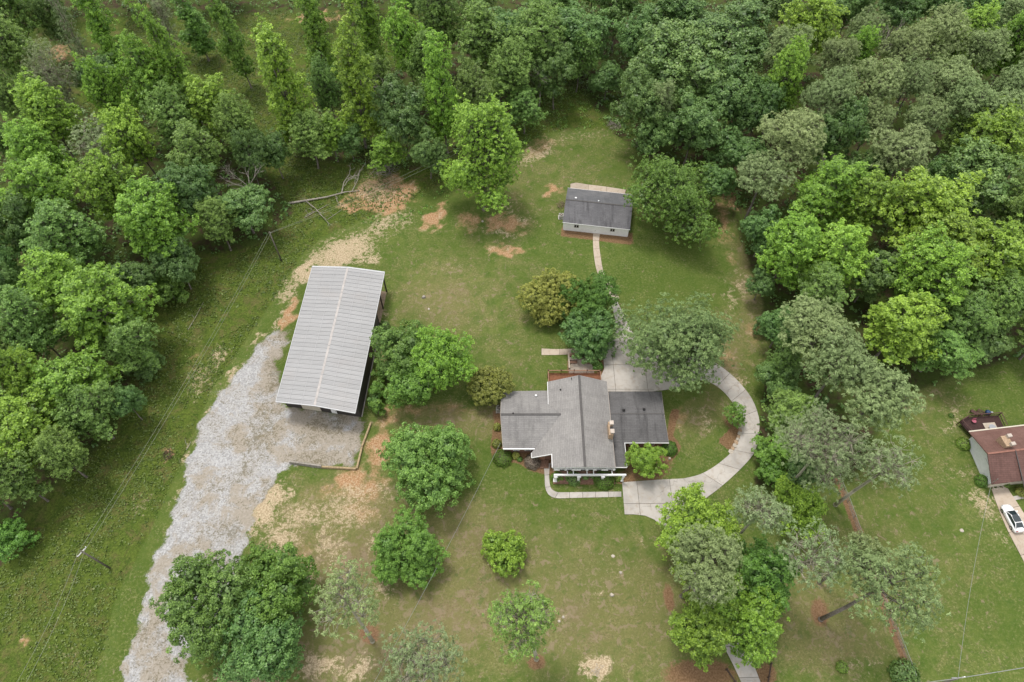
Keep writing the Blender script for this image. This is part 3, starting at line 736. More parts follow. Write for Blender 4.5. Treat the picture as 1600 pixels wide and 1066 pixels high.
    MB().bar(Vector((b.x - .22, b.y - .12, 1.0)), Vector((b.x - .1, b.y - .12, 1.0)), .05).build('handle', M['black'], dr)
    # posts of the open bay, brace, floor
    for p in (ne, lerp(ne, se, .15), bay, nw, lerp(nw, ne, .33), lerp(nw, ne, .66)):
        MB().box((p.x, p.y, 2.4), (.24, .24, 4.8)).build('post', M['barnwood'], root)
    MB().bar(Vector((ne.x, ne.y, 4.7)), Vector((bay.x, bay.y, 4.7)), .12, .3).build('beam', M['barnwood'], root)
    MB().bar(Vector((nw.x, nw.y, 4.7)), Vector((ne.x, ne.y, 4.7)), .12, .3).build('beam', M['barnwood'], root)
    MB().prism([(p.x, p.y) for p in (nw, ne, se, sw)], 0.006, .05).build('floor', M['dirtfloor'], root)
    # plinth
    MB().bar(Vector((bay.x + .12, bay.y, .12)), Vector((se.x + .12, se.y, .12)), .16, .22).build('footing', M['conc'], root)
    return root
def empty_part(name, parent):
    o = bpy.data.objects.new(name, None); COL.objects.link(o); o.parent = parent
    ORG[o.name] = ORG[parent.name]; o.empty_display_size = .2
    return o
build_barn()

# retaining timbers round the gravel pad
rt = empty('timber_retaining_wall', P(515, 730), 'low retaining wall of grey and tan timbers at the corner of the gravel yard', 'retaining wall')
def timbers(a, b, n, mats, z0=.0, courses=2, w=.30):
    pa, pb = P(*a), P(*b)
    for cz in range(courses):
        sh = .5 if cz % 2 else 0
        for k in range(n + (1 if sh else 0)):
            t0 = max(0, (k - sh) / n) + .002; t1 = min(1, (k + 1 - sh) / n) - .002
            if t1 <= t0: continue
            p, q = pa.lerp(pb, t0), pa.lerp(pb, t1)
            p.z = q.z = z0 + .12 + cz * .23
            p.y += cz * .05; q.y += cz * .05
            MB().bar(p, q, w, .22).build('timber', random.choice(mats), rt)
timbers((453, 724), (503, 731), 3, [M['timber_g']], courses=3)
timbers((503, 731), (557, 734), 3, [M['timber'], M['timber']])
timbers((558, 734), (566, 700), 2, [M['timber']])
timbers((566, 699), (580, 662), 2, [M['timber']])

# ------------------------------------------------------------------ houses
def plane_poly(xy, f): return [Vector((x, y, f(x, y))) for x, y in xy]
def vent(root, p, r, h, mat, name='roof_vent', cap=True):
    mb = MB().tube((p.x, p.y, p.z - .1), (p.x, p.y, p.z + h), r * .7, r * .7, 10)
    if cap: mb.tube((p.x, p.y, p.z + h), (p.x, p.y, p.z + h + .12), r, r * .6, 10)
    return mb.build(name, mat, root, True)
def window(root, a, b, z0, z1, out, nm='window', panes=2, fm=None):
    """window on a wall from a to b (xy), bottom z0, top z1, out = outward xy normal"""
    o = Vector((out[0], out[1], 0)).normalized()
    a = Vector((a[0], a[1], 0)) + o * .02; b = Vector((b[0], b[1], 0)) + o * .02
    d = (b - a).normalized()
    mb = MB(); w = .09
    for p, q, za, zb in ((a, a + d * w, z0, z1), (b - d * w, b, z0, z1)):
        mb.bar(Vector(((p.x + q.x) / 2, (p.y + q.y) / 2, za)), Vector(((p.x + q.x) / 2, (p.y + q.y) / 2, zb)), w, w)
    for z in (z0, z1): mb.bar(Vector((a.x, a.y, z)), Vector((b.x, b.y, z)), w, w)
    fr = mb.build(nm, fm or M['white'], root)
    for k in range(panes):
        p, q = a.lerp(b, k / panes) + d * .05, a.lerp(b, (k + 1) / panes) - d * .05
        MB().bar(Vector((p.x, p.y, (z0 + z1) / 2)), Vector((q.x, q.y, (z0 + z1) / 2)), .03, z1 - z0 - .08).build('pane', M['glass'], fr)
    return fr
def wallbox(root, pts, z0, z1, mat, name='wall', th=.25):
    """walls as separate bars between consecutive points"""
    for i in range(len(pts) - 1):
        p, q = Vector((pts[i][0], pts[i][1], (z0 + z1) / 2)), Vector((pts[i + 1][0], pts[i + 1][1], (z0 + z1) / 2))
        MB().bar(p, q, th, z1 - z0).build(name, mat, root)

def build_house():
    XW, XE, YS, YN, XR = 6.45, 17.15, 46.75, 63.45, 11.95
    ZR, SL = 6.1, 0.42
    fl = lambda x, y: ZR - SL * (XR - x)
    fr_ = lambda x, y: ZR - SL * (x - XR)
    root = empty('ranch_house', (11.5, 55.5, 0), 'grey shingled ranch house with crossing gable roofs, white front porch and twin chimney', 'house')
    TH = .16
    def roof(nm, poly, f, mat): return MB().sheet(plane_poly(poly, f), TH).build(nm, mat, root)
    WR, WY = 4.65, 56.35; ws = .345
    wn_ = lambda x, y: WR - ws * (y - WY)
    wsf = lambda x, y: WR - ws * (WY - y)
    xj = XR - (ZR - WR) / SL
    zx = fl(3.35, 0); yv = WY - (WR - zx) / ws
    yn = WY + (WR - fl(XW, 0)) / ws
    roof('main_roof', [(XR, YN), (XW, YN), (XW, yn), (xj, WY), (3.35, yv), (3.35, 49.2), (6.75, 49.2), (6.75, YS), (XR, YS - .85)], fl, M['shingle'])
    roof('main_roof', [(XR, YN), (XR, YS - .85), (XE + .1, YS), (XE, YN)], fr_, M['shingle'])
    roof('left_wing_roof', [(-2.0, WY), (xj - .01, WY), (XW - .02, yn), (XW - .02, 62.3), (-1.9, 62.1)], wn_, M['shingle_w'])
    ye = 50.75; t = (WY - ye) / (WY - yv); xe = xj + (3.35 - xj) * t
    roof('left_wing_roof', [(-2.0, WY), (-1.55, ye), (xe - .02, ye), (xj - .02, WY - .01)], wsf, M['shingle_w'])
    ER, EY = 3.62, 57.0; es = .21
    roof('right_wing_roof', [(XE - .6, EY), (26.75, EY), (27.1, 62.15), (XE - .6, 62.15)], lambda x, y: ER - es * (y - EY), M['shingle_d'])
    roof('right_wing_roof', [(XE - .6, EY), (26.75, EY), (27.1, 51.95), (XE - .6, 51.95)], lambda x, y: ER - es * (EY - y), M['shingle_d'])
    z2 = ER - es * (EY - 51.95)
    roof('porch_roof', [(XE - .6, 51.94), (19.45, 51.94), (19.45, 47.5), (XE - .6, 47.5)], lambda x, y: z2 - .01 - .05 * (51.94 - y), M['shingle_d'])
    # ridge caps
    MB().bar((XR, YS - .8, ZR + .03), (XR, YN - .05, ZR + .03), .42, .09).build('ridge_vent', M['ridge'], root)
    MB().bar((-1.9, WY, WR + .03), (xj, WY, WR + .03), .34, .09).build('ridge_vent', M['ridge'], root)
    MB().bar((XE + .15, EY, ER + .03), (26.8, EY, ER + .03), .18, .05).build('ridge_cap', M['ridge'], root)
    # fascias
    def fascia(p, q, w=.05, h=.22):
        MB().bar(Vector(p), Vector(q), w, h).build('fascia', M['white'], root)
    fascia((XW - .04, yn, fl(XW, 0) - .10), (XW - .04, YN, fl(XW, 0) - .10), .07)
    fascia((6.75, YS - .0, fl(6.75, 0) - .2), (XR, YS - .84, ZR - .2), .05)
    fascia((XR, YS - .84, ZR - .2), (XE + .1, YS, fr_(XE + .1, 0) - .2), .05)
    fascia((6.71, YS, fl(6.7, 0) - .10), (6.71, 49.2, fl(6.7, 0) - .10), .10, .26)
    fascia((3.31, 49.2, zx - .1), (3.31, yv, zx - .1), .07)
    fascia((3.35, 49.16, zx - .1), (6.7, 49.16, fl(6.7, 0) - .1), .07)
    fascia((-1.55, ye - .05, wsf(0, ye) - .09), (xe, ye - .05, wsf(0, ye) - .09), .16, .24)
    MB().bar((XE + .03, YN, fr_(XE, 0) - .12), (XE + .13, YS, fr_(XE + .1, 0) - .12), .05, .2).build('fascia', M['cap'], root)
    fascia((19.4, 51.9, z2 - .12), (27.15, 51.9, z2 - .12), .08)
    fascia((19.49, 51.9, z2 - .12), (19.49, 47.5, z2 - .34), .08)
    fascia((17.2, 47.46, z2 - .34), (19.49, 47.46, z2 - .34), .08)
    for p_, q_ in (((27.1, 51.95, z2 - .12), (26.76, EY, ER - .12)), ((26.76, EY, ER - .12), (27.1, 62.15, ER - es * 5.15 - .12)), ((-2.01, WY, WR - .12), (-1.57, ye, wsf(0, ye) - .12)), ((-2.01, WY, WR - .12), (-1.91, 62.1, wn_(0, 62.1) - .12))):
        MB().bar(Vector(p_), Vector(q_), .05, .2).build('fascia', M['cap'], root)
    # walls
    B = M['brick']
    wallbox(root, [(-1.3, 51.4), (-1.3, 61.6), (XW + .6, 61.6)], 0, 2.45, B)
    wallbox(root, [(-1.3, 51.4), (3.9, 51.4), (3.9, 50.0)], 0, 2.2, B)
    wallbox(root, [(3.9, 50.0), (7.2, 50.0), (7.2, 48.0)], 0, 2.1, B)
    wallbox(root, [(7.2, 48.0), (16.7, 48.0)], 0, 3.75, M['white'])
    wallbox(root, [(16.7, 48.0), (16.7, 62.9), (7.0, 62.9), (7.0, 57)], 0, 3.7, B)
    wallbox(root, [(16.8, 61.5), (26.4, 61.5), (26.4, 52.5), (16.8, 52.5)], 0, 2.35, B)
    for y in (48.0, 62.9):
        MB().add([(7.2, y - .12, 3.7), (16.7, y - .12, 3.7), (XR, y - .12, 5.85), (7.2, y + .12, 3.7), (16.7, y + .12, 3.7), (XR, y + .12, 5.85)],
                 [(0, 1, 2), (5, 4, 3), (0, 3, 4, 1), (1, 4, 5, 2), (2, 5, 3, 0)]).build('gable', M['white'], root)
    for x, e in ((-1.3, 1), (26.4, -1)):
        y0, y1, yr, zr, ze = (51.4, 61.6, WY, WR - .2, 2.4) if e > 0 else (52.5, 61.5, EY, ER - .2, 2.3)
        MB().add([(x - .12, y0, ze), (x - .12, y1, ze), (x - .12, yr, zr), (x + .12, y0, ze), (x + .12, y1, ze), (x + .12, yr, zr)],
                 [(0, 1, 2), (5, 4, 3), (0, 3, 4, 1), (1, 4, 5, 2), (2, 5, 3, 0)]).build('gable', M['cream'], root)
    for xa, xb in ((8.6, 9.8), (11.6, 13.0), (13.3, 14.6)):
        window(root, (xa, 47.87), (xb, 47.87), 1.3, 2.9, (0, -1))
    for xa in (0.2, 2.2): window(root, (xa, 51.27), (xa + 1.1, 51.27), .9, 2.0, (0, -1))
    for xa in (20.5, 23.6): window(root, (xa, 52.37), (xa + 1.3, 52.37), .9, 2.0, (0, -1))
    # front door recess and its step
    dr = MB().box((5.2, 49.85, 1.05), (1.0, .08, 2.05)).build('door', M['rail'], root)
    MB().box((5.6, 49.78, 1.0), (.06, .08, .14)).build('handle', M['chrome'], dr)
    MB().box((5.2, 49.0, .12), (2.3, 1.5, .24)).build('doorstep', M['brick'], root)
    # porch: white beam, wide posts, brick deck
    po = MB().box((12.3, 46.6, .16), (10.6, 2.4, .32)).build('porch_floor', M['brick'], root)
    MB().box((13.1, 45.95, 2.62), (12.1, .26, .36)).build('porch_beam', M['white'], root)
    for x, w in ((7.35, .62), (11.25, .62), (15.3, .62), (18.75, .42)):
        q = MB().box((x, 45.93, 1.35), (w * .62, w * .62, 2.15)).box((x, 45.93, 2.30), (w, w, .26)).box((x, 45.93, .40), (w, w, .2)).build('post', M['white'], root)
    MB().bar((7.0, 46.62, 3.25), (17.3, 46.62, 3.25), .10, .5).build('porch_fascia', M['white'], root)
    for x in (8.4, 9.6, 11.95, 13.2, 14.6, 16.5):
        MB().box((x, 46.55, 3.28), (.8, .04, .34)).build('opening', M['glass'], root)
    for x in (9.3, 10.3, 12.6, 13.7, 16.8):
        MB().box((x, 46.25, 2.80), (.14, .7, .1)).build('rafter_end', M['white'], root)
    # chimney with two flues
    ch = MB().box((16.8, 53.1, 3.0), (.75, 2.5, 5.4)).build('chimney', M['tanbrick'], root)
    MB().box((16.95, 53.95, 5.95), (.55, .6, .5)).box((16.95, 53.95, 6.22), (.68, .74, .09)).build('flue', M['cap'], ch)
    MB().box((16.95, 52.35, 5.95), (.55, .6, .5)).box((16.95, 52.35, 6.22), (.68, .74, .09)).build('flue', M['cap'], ch)
    MB().box((16.9, 53.2, 5.74), (.5, .5, .1)).build('flue_cover', M['black'], ch)
    # vents
    def on(x, y, f): return Vector((x, y, f(x, y)))
    vent(root, on(4.3, 60.9, wn_), .24, .22, M['white']); vent(root, on(8.6, 61.2, fl), .15, .25, M['black'])
    vent(root, on(.2, WY + .15, wn_), .15, .2, M['black']); vent(root, on(10.6, 62.9, fl), .1, .6, M['black'], 'vent_pipe', False)
    fe = lambda x, y: ER - es * (y - EY)
    vent(root, on(19.7, 57.7, fe), .26, .26, M['black'], 'turbine_vent'); vent(root, on(23.3, 57.9, fe), .26, .26, M['black'], 'turbine_vent')
    MB().bar((26.3, 62.45, .5), (17.3, 62.45, .5), .25, 1.0).build('garage_step_wall', M['stone'], root)
    # garage doors on the north side of the right wing
    for x0 in (18.2, 22.4):
        g = empty_part('garage_door', root)
        for k in range(4):
            MB().box((x0 + 1.5, 61.66, .3 + k * .55), (3.0, .06, .52)).build('panel', M['white'], g)
    return root
build_house()

def build_deck():
    root = empty('back_deck', (11.5, 65.0, 0), 'narrow red-brown wooden deck with railing along the back gable of the grey house', 'deck')
    x0, x1, y0, y1, z = 6.7, 16.3, 63.2, 66.6, 1.5
    n = 64
    mb = MB()
    for k in range(n):
        a = x0 + (x1 - x0) * k / n
        mb.box((a + .075, (y0 + y1) / 2, z), (.135, y1 - y0, .04))
    b = mb.build('deck_boards', M['deckwood'], root); b['kind'] = 'stuff'
    for k in range(5):
        x = x0 + (x1 - x0) * k / 4
        MB().box((x, y1, z / 2 + .65), (.14, .14, z + 1.3)).build('post', M['deckwood'], root)
        MB().box((x, y1, z + 1.33), (.2, .2, .05)).build('post_cap', M['darkrail'], root)
    for k in range(4):
        a, b_ = x0 + (x1 - x0) * k / 4 + .07, x0 + (x1 - x0) * (k + 1) / 4 - .07
        MB().bar((a, y1, z + 1.08), (b_, y1, z + 1.08), .16, .05).build('top_rail', M['rail'], root)
        MB().bar((a, y1, z + .15), (b_, y1, z + .15), .06, .08).build('bottom_rail', M['deckwood'], root)
        mb = MB()
        for j in range(1, 14):
            xx = a + (b_ - a) * j / 14; mb.box((xx, y1, z + .61), (.045, .045, .84))
        q = mb.build('balusters', M['deckwood'], root); q['kind'] = 'stuff'
    for x in (x0, x1):
        MB().bar((x, y0, z + 1.08), (x, y1 - .08, z + 1.08), .16, .05).build('top_rail', M['rail'], root)
        mb = MB()
        for j in range(1, 20):
            mb.box((x, y0 + (y1 - y0) * j / 20, z + .6), (.045, .045, .84))
        q = mb.build('balusters', M['deckwood'], root); q['kind'] = 'stuff'
    MB().box(((x0 + x1) / 2, y1 - .05, z - .14), (x1 - x0, .08, .24)).build('rim_board', M['deckwood'], root)
build_deck()

# patio planters: two low brick terraces beside the patio walk
for px0, px1, lab in ((890, 901, 'brown brick terrace bed left of the patio walk'), (912.5, 928.5, 'brown brick terrace bed right of the patio walk')):
    a, b = P(px0, 569), P(px1, 556)
    root = empty('terrace_bed', ((a.x + b.x) / 2, (a.y + b.y) / 2, 0), lab, 'planter')
    for k in range(3):
        y = a.y + (b.y - a.y) * (k + .5) / 3
        MB().box(((a.x + b.x) / 2, y, .12 + .16 * k), (b.x - a.x, (b.y - a.y) / 3 - .05, .24 + .32 * k)).build('step', M['brick'] if k != 1 else M['patio'], root)
    xx = a.x - .12 if px0 < 900 else b.x + .15
    MB().box((xx, (a.y + b.y) / 2 - .4, .3), (.28, b.y - a.y + 1.6, .6)).build('side_wall', M['conc_tan'], root)

def build_outbuilding():
    NW, NE, SE, SW = P(889, 294, 2.7), P(985, 303, 2.7), P(985, 359.5, 2.7), P(880, 348, 2.7)
    # straighten: local frame
    cx = (NW + NE + SE + SW) / 4
    ang = math.atan2((SE - SW).y, (SE - SW).x); ca, sa = math.cos(ang), math.sin(ang)
    def W(x, y, z): return Vector((cx.x + x * ca - y * sa, cx.y + x * sa + y * ca, z))
    hx, hy = 7.25, 5.35
    root = empty('small_outbuilding', (cx.x, cx.y, 0), 'small white outbuilding with a dark grey shingle roof at the back of the lawn', 'outbuilding')
    zr, ze = 4.3, 2.7
    for s in (1, -1):
        m_ = M['shingle_w2'] if s > 0 else M['shingle_o']  # one shingle in two tones: sunlit far slope and shaded near slope painted in
        MB().sheet([W(-hx, 0, zr), W(hx, 0, zr), W(hx, s * hy, ze), W(-hx, s * hy, ze)], .14).build('roof_slope', m_, root)
    MB().bar(W(-hx, 0, zr + .02), W(hx, 0, zr + .02), .3, .06).build('ridge_cap', M['ridge'], root)
    wx, wy = hx - .25, hy - .45
    for a, b in (((-wx, -wy), (wx, -wy)), ((wx, -wy), (wx, wy)), ((wx, wy), (-wx, wy)), ((-wx, wy), (-wx, -wy))):
        MB().bar(W(a[0], a[1], 1.27), W(b[0], b[1], 1.27), .2, 2.54).build('wall', M['white'], root)
    for x in (-wx, wx):
        MB().add([W(x - .08, -wy, 2.5), W(x - .08, wy, 2.5), W(x - .08, 0, zr - .2), W(x + .08, -wy, 2.5), W(x + .08, wy, 2.5), W(x + .08, 0, zr - .2)],
                 [(0, 1, 2), (5, 4, 3), (0, 3, 4, 1), (1, 4, 5, 2), (2, 5, 3, 0)]).build('gable', M['white'], root)
    out = W(0, -1, 0) - W(0, 0, 0)
    for x in (-4.2, 3.6):
        a, b = W(x - .5, -wy - .11, 0), W(x + .5, -wy - .11, 0)
        window(root, (a.x, a.y), (b.x, b.y), 1.25, 2.0, (out.x, out.y), panes=2, fm=M['acgrey'])
    d = W(-.35, -wy - .13, 1.03)
    dr = MB().box(d, (.9, .07, 2.02), ang).build('door', M['white'], root)
    k = W(-.05, -wy - .2, 1.0); MB().box(k, (.06, .06, .12), ang).build('handle', M['black'], dr)
    MB().bar(W(-hx, -hy - .03, ze - .07), W(hx, -hy - .03, ze - .07), .05, .16).build('fascia', M['white'], root)
    MB().bar(W(-hx, hy + .03, ze - .07), W(hx, hy + .03, ze - .07), .05, .16).build('fascia', M['white'], root)
    v = W(-5.1, .8, zr - .25); vent(root, v, .28, .25, M['white'])
    v = W(-.1, .6, zr - .2); vent(root, v, .2, .2, M['white'])
    return W
M['shingle_w2'] = mat_shingle('mid_grey_shingle', (0.165, 0.168, 0.18), 0.12, 'x', (0.215, 0.215, 0.225))  # outbuilding far slope: same shingle with the sunlight painted in as a lighter tone
build_outbuilding()

def ac_unit(x, y, r, h, label, name='air_conditioner'):
    root = empty(name, (x, y, 0), label, 'air conditioner')
    MB().box((x, y, .04), (r * 2.6, r * 2.6, .08)).build('pad', M['conc'], root)
    MB().box((x, y, .08 + h / 2), (r * 2, r * 2, h)).build('casing', M['acgrey'], root)
    mb = MB().tube((x, y, h + .085), (x, y, h + .12), r * .82, r * .82, 16)
    mb.build('fan_guard', M['black'], root)
    mb = MB()
    for k in range(3):
        t = k * math.pi / 3; mb.bar((x - r * .8 * math.cos(t), y - r * .8 * math.sin(t), h + .14), (x + r * .8 * math.cos(t), y + r * .8 * math.sin(t), h + .14), .07, .02)
    mb.build('fan_blade', M['cap'], root)
p = P(777, 641); ac_unit(p.x + .4, p.y, .5, .85, 'grey air conditioner against the left end of the ranch house')
p = P(876, 340); ac_unit(p.x + .1, p.y, .5, .8, 'pale air conditioner at the left end of the small outbuilding')
p = P(879, 326)
# heap of cut brush next to it (one heap)
def brush_pile(px, py, rr, label, n=60, mat='straw', seed=1, h=.7, name='brush_pile'):
    rg = random.Random(seed); c = P(px, py); mb = MB()
    for k in range(n):
        a = rg.uniform(0, 6.28); d = rr * math.sqrt(rg.random()) * .8; x, y = c.x + d * math.cos(a), c.y + d * math.sin(a)
        b = rg.uniform(0, 6.28); l = rg.uniform(.4, 1.2) * rr * .6
        z = rg.uniform(.03, h) * (1 - d / rr * .8)
        mb.tube((x, y, z), (x + l * math.cos(b), y + l * math.sin(b), max(.03, z + rg.uniform(-.25, .25))), .035, .015, 4, False)
    return tag(mb.build(name, M[mat]), label, 'brush pile')
brush_pile(877, 321, 1.3, 'tan heap of dry brush by the outbuilding, behind its air conditioner', 80, 'straw', 3, .8)
brush_pile(262, 712, 1.2, 'reddish brown heap of dead branches in the weedy field left of the gravel', 70, 'log', 4, .6)
brush_pile(960, 196, 2.0, 'grey heap of sticks at the edge of the woods beyond the back lawn', 90, 'deadwood', 5, .7)
brush_pile(600, 262, 3.6, 'wide grey tangle of brush under the trees beyond the orange bare earth', 170, 'deadwood', 6, .6)
brush_pile(590, 292, 4.5, 'spread of pale straw-like sticks lying on the orange bare earth', 260, 'timber', 8, .25)
brush_pile(934, 1048, 1.0, 'round patch of pale chippings and ash left by a fire in the front lawn', 26, 'stone', 9, .15, 'ash_heap')

def build_neighbour():
    NWp, SWp, RW = P(1514, 675, 3.0), P(1550, 757, 3.0), P(1543, 709, 5.0)
    d = (P(1600, 665, 3.0) - NWp); d.z = 0; d.normalize()
    Lh = 24.0
    root = empty('brown_roofed_house', (NWp.x + 10, (NWp.y + SWp.y) / 2, 0), 'white house with a brown shingle roof and wooden back deck at the right edge', 'house')
    e = d * Lh
    RE = RW + e; NEp = NWp + e; SEp = SWp + e
    MB().sheet([RW, NWp, NEp, RE], .16).build('back_roof', M['shingle_b2'], root)  # sunlit slope, its light painted in as a paler brown than the front
    s1 = SWp + d * 5.3; r1 = RW + d * 4.9
    MB().sheet([RW, SWp, s1, r1], .16).build('front_roof', M['shingle_b'], root)
    up = Vector((0, 0, .22)); south = Vector((.05, -1.5, -.45))
    MB().sheet([r1 + up * .1, s1 + up + south, SEp + up + south, RE + up * .1], .2).build('front_roof', M['shingle_b'], root)
    MB().bar(s1 + up + south + Vector((-.03, 0, .02)), r1 + Vector((0, 0, .1)), .12, .08).build('rake_trim', M['ridge'], root)
    MB().bar(RW + Vector((0, 0, .03)), RE + Vector((0, 0, .03)), .3, .08).build('ridge_cap', M['cedar'], root)
    MB().bar(NWp + Vector((0, .05, .0)), NEp + Vector((0, .05, .0)), .22, .18).build('gutter', M['cream'], root)
    n_ = Vector((d.x, d.y, 0))
    a = NWp + n_ * 1.0 + Vector((0, -.6, 0)); b = SWp + n_ * 1.0 + Vector((0, .6, 0)); r = RW + n_ * 1.0
    MB().add([(a.x, a.y, 0), (b.x, b.y, 0), (b.x, b.y, 2.85), (r.x, r.y, 4.8), (a.x, a.y, 2.85)] + [(q.x + .2, q.y, z) for q, z in ((a, 0), (b, 0), (b, 2.85), (r, 4.8), (a, 2.85))],
             [(0, 1, 2, 3, 4), (9, 8, 7, 6, 5), (0, 5, 6, 1), (1, 6, 7, 2), (2, 7, 8, 3), (3, 8, 9, 4), (4, 9, 5, 0)]).build('end_wall', M['siding'], root)
    MB().bar(Vector((r.x - .03, r.y, 2.86)), Vector((b.x - .03, b.y, 2.86)), .03, .05).build('trim', M['acgrey'], root)
    ea = e * .9
    MB().bar(Vector((b.x, b.y, 1.4)), Vector((b.x, b.y, 1.4)) + ea, .2, 2.8).build('wall', M['cream'], root)
    MB().bar(Vector((a.x, a.y, 1.4)), Vector((a.x, a.y, 1.4)) + ea, .2, 2.8).build('wall', M['siding'], root)
    # twin chimney
    c = P(1572, 690, 5.2)
    ch = MB().box((c.x, c.y, 4.6), (1.3, 1.9, 1.8), R(8)).build('chimney', M['tanbrick'], root)
    MB().box((c.x + .5, c.y + .8, 5.75), (.55, .75, .5), R(98)).build('flue', M['cap'], ch)
    MB().box((c.x + .5, c.y - .7, 5.75), (.55, .75, .5), R(98)).build('flue', M['cap'], ch)
    # window wells on the front
    for px in (1554, 1563):
        q = P(px, 762); mb = MB()
        w, l, t = .85, .6, .1
        mb.box((q.x, q.y + l / 2, .15), (w, t, .3)).box((q.x, q.y - l / 2, .15), (w, t, .3)).box((q.x - w / 2 + t / 2, q.y, .15), (t, l - t, .3)).box((q.x + w / 2 - t / 2, q.y, .15), (t, l - t, .3))
        mb.build('window_well', M['cream'], root)
    # service mast
    q = P(1547, 757, 3.0)
    MB().tube((q.x + .5, q.y + .3, 2.6), (q.x + .5, q.y + .3, 4.6), .05).build('service_mast', M['galv'], root)
    # deck
    dk = empty('maroon_deck', (84, 57, 0), 'dark maroon wooden deck with railing behind the brown-roofed house', 'deck')
    pts = [P(1499, 660, 1.0), P(1512, 652, 1.0), P(1560, 649, 1.0), P(1569, 668, 1.0), P(1545, 690, 1.0), P(1516, 683, 1.0)]
    pts[4] = Vector((84.5, 54.2, 1)); pts[5] = Vector((81.2, 53.9, 1))
    poly = [(p.x, p.y) for p in pts]
    nb = 30
    xs = [p[0] for p in poly]
    mb = MB()
    for k in range(nb * 2):
        y0 = 53.5 + k * .155
        t = clip(clip(poly, 0, 1, y0 + .14), 0, -1, -y0)
        if len(t) >= 3 and area(t) > .01: mb.prism(t, .94, 1.0)
    q = mb.build('deck_boards', M['darkdeck'], dk); q['kind'] = 'stuff'
    ring = [pts[5], pts[0], pts[1], pts[2], pts[3]]
    for i in range(4):
        a, b = ring[i], ring[i + 1]
        n = max(1, int((b - a).length / 1.8))
        for k in range(n):
            p, q = a.lerp(b, k / n), a.lerp(b, (k + 1) / n)
            MB().box((p.x, p.y, 1.05), (.12, .12, 2.1)).build('post', M['darkrail'], dk)
            MB().bar((p.x, p.y, 2.0), (q.x, q.y, 2.0), .14, .05).build('top_rail', M['darkrail'], dk)
            MB().bar((p.x, p.y, 1.35), (q.x, q.y, 1.35), .05, .12).build('mid_rail', M['darkdeck'], dk)
    MB().box((84.0, 56.0, .2), (.1, .1, .4)).build('post', M['darkrail'], dk)
    z = 1.0
    c = P(1548, 667, z)
    rug = MB().box((c.x, c.y - .2, z + .012), (2.2, 2.0, .02), R(5)).build('deck_rug', M['rug']); tag(rug, 'beige square rug on the maroon deck', 'rug')
    t = P(1551, 668, z + .7)
    tb = empty('round_table', (t.x, t.y, z), 'round glass patio table standing on the beige rug', 'table')
    MB().tube((t.x, t.y, z + .7), (t.x, t.y, z + .74), .62, .62, 20).build('tabletop', M['chrome'], tb)
    MB().tube((t.x, t.y, z + .03), (t.x, t.y, z + .7), .05).build('leg', M['black'], tb)
    MB().tube((t.x, t.y, z + .03), (t.x, t.y, z + .06), .3, .3, 12).build('base', M['black'], tb)
    s = P(1522, 658, z + .4)
    pc = empty('pink_chair', (s.x, s.y, z), 'small round pink chair on the left part of the maroon deck', 'chair')
    MB().tube((s.x, s.y, z + .35), (s.x, s.y, z + .45), .36, .38, 14).build('seat', M['pink'], pc)
    MB().bar((s.x - .3, s.y + .28, z + .65), (s.x + .3, s.y + .28, z + .65), .06, .45).build('backrest', M['pink'], pc)
    for dx in (-.22, .22):
        for dy in (-.22, .22): MB().tube((s.x + dx, s.y + dy, z), (s.x + dx, s.y + dy, z + .36), .025).build('leg', M['chrome'], pc)
    g = P(1540, 648)
    gr = empty('covered_grill', (g.x, g.y, 0), 'blue covered kettle grill on the grass behind the maroon deck', 'grill')
    MB().tube((g.x, g.y, .55), (g.x, g.y, .85), .42, .55, 12).tube((g.x, g.y, .85), (g.x, g.y, 1.15), .55, .3, 12).build('lid', M['blue'], gr, True)
    MB().bar((g.x + .35, g.y - .05, 1.0), (g.x + .75, g.y - .05, 1.0), .3, .05).build('side_shelf', M['chrome'], gr)
    for k in range(3):
        t_ = k * 2.094; MB().tube((g.x + .3 * math.cos(t_), g.y + .3 * math.sin(t_), .6), (g.x + .5 * math.cos(t_), g.y + .5 * math.sin(t_), 0), .03).build('leg', M['black'], gr)
    # wooden stair / bench beyond the rail
    for (qx, qy, an, lab) in ((1519, 646, -40, 'maroon wooden steps going down from the deck, left flight'), (1529, 646, -40, 'maroon wooden garden bench right of the deck steps')):
        q = P(qx, qy)
        sroot = empty('deck_steps' if qx < 1525 else 'garden_bench', (q.x, q.y, 0), lab, 'steps' if qx < 1525 else 'bench')
        for k in range(3):
            zz = (.75 - k * .25) if qx < 1525 else .42
            MB().box((q.x - .15 + k * .28, q.y + (k - 1) * .32, zz), (1.1, .26, .05), R(an)).build('tread' if qx < 1525 else 'slat', M['darkrail'], sroot)
        for sgn in (-1, 1):
            MB().box((q.x + .13 + sgn * .4, q.y - sgn * .33, .2), (.08, .6, .38), R(an)).build('stringer' if qx < 1525 else 'leg', M['darkdeck'], sroot)
M['shingle_b2'] = mat_shingle('rust_brown_shingle', (0.205, 0.110, 0.090), 0.10, 'x', (0.25, 0.140, 0.118))  # neighbour back slope: sunlit copy of the front shingle, lightened in colour
M['cedar'] = mat_plain('terracotta_cap', (0.33, 0.16, 0.12), 0.8)
build_neighbour()

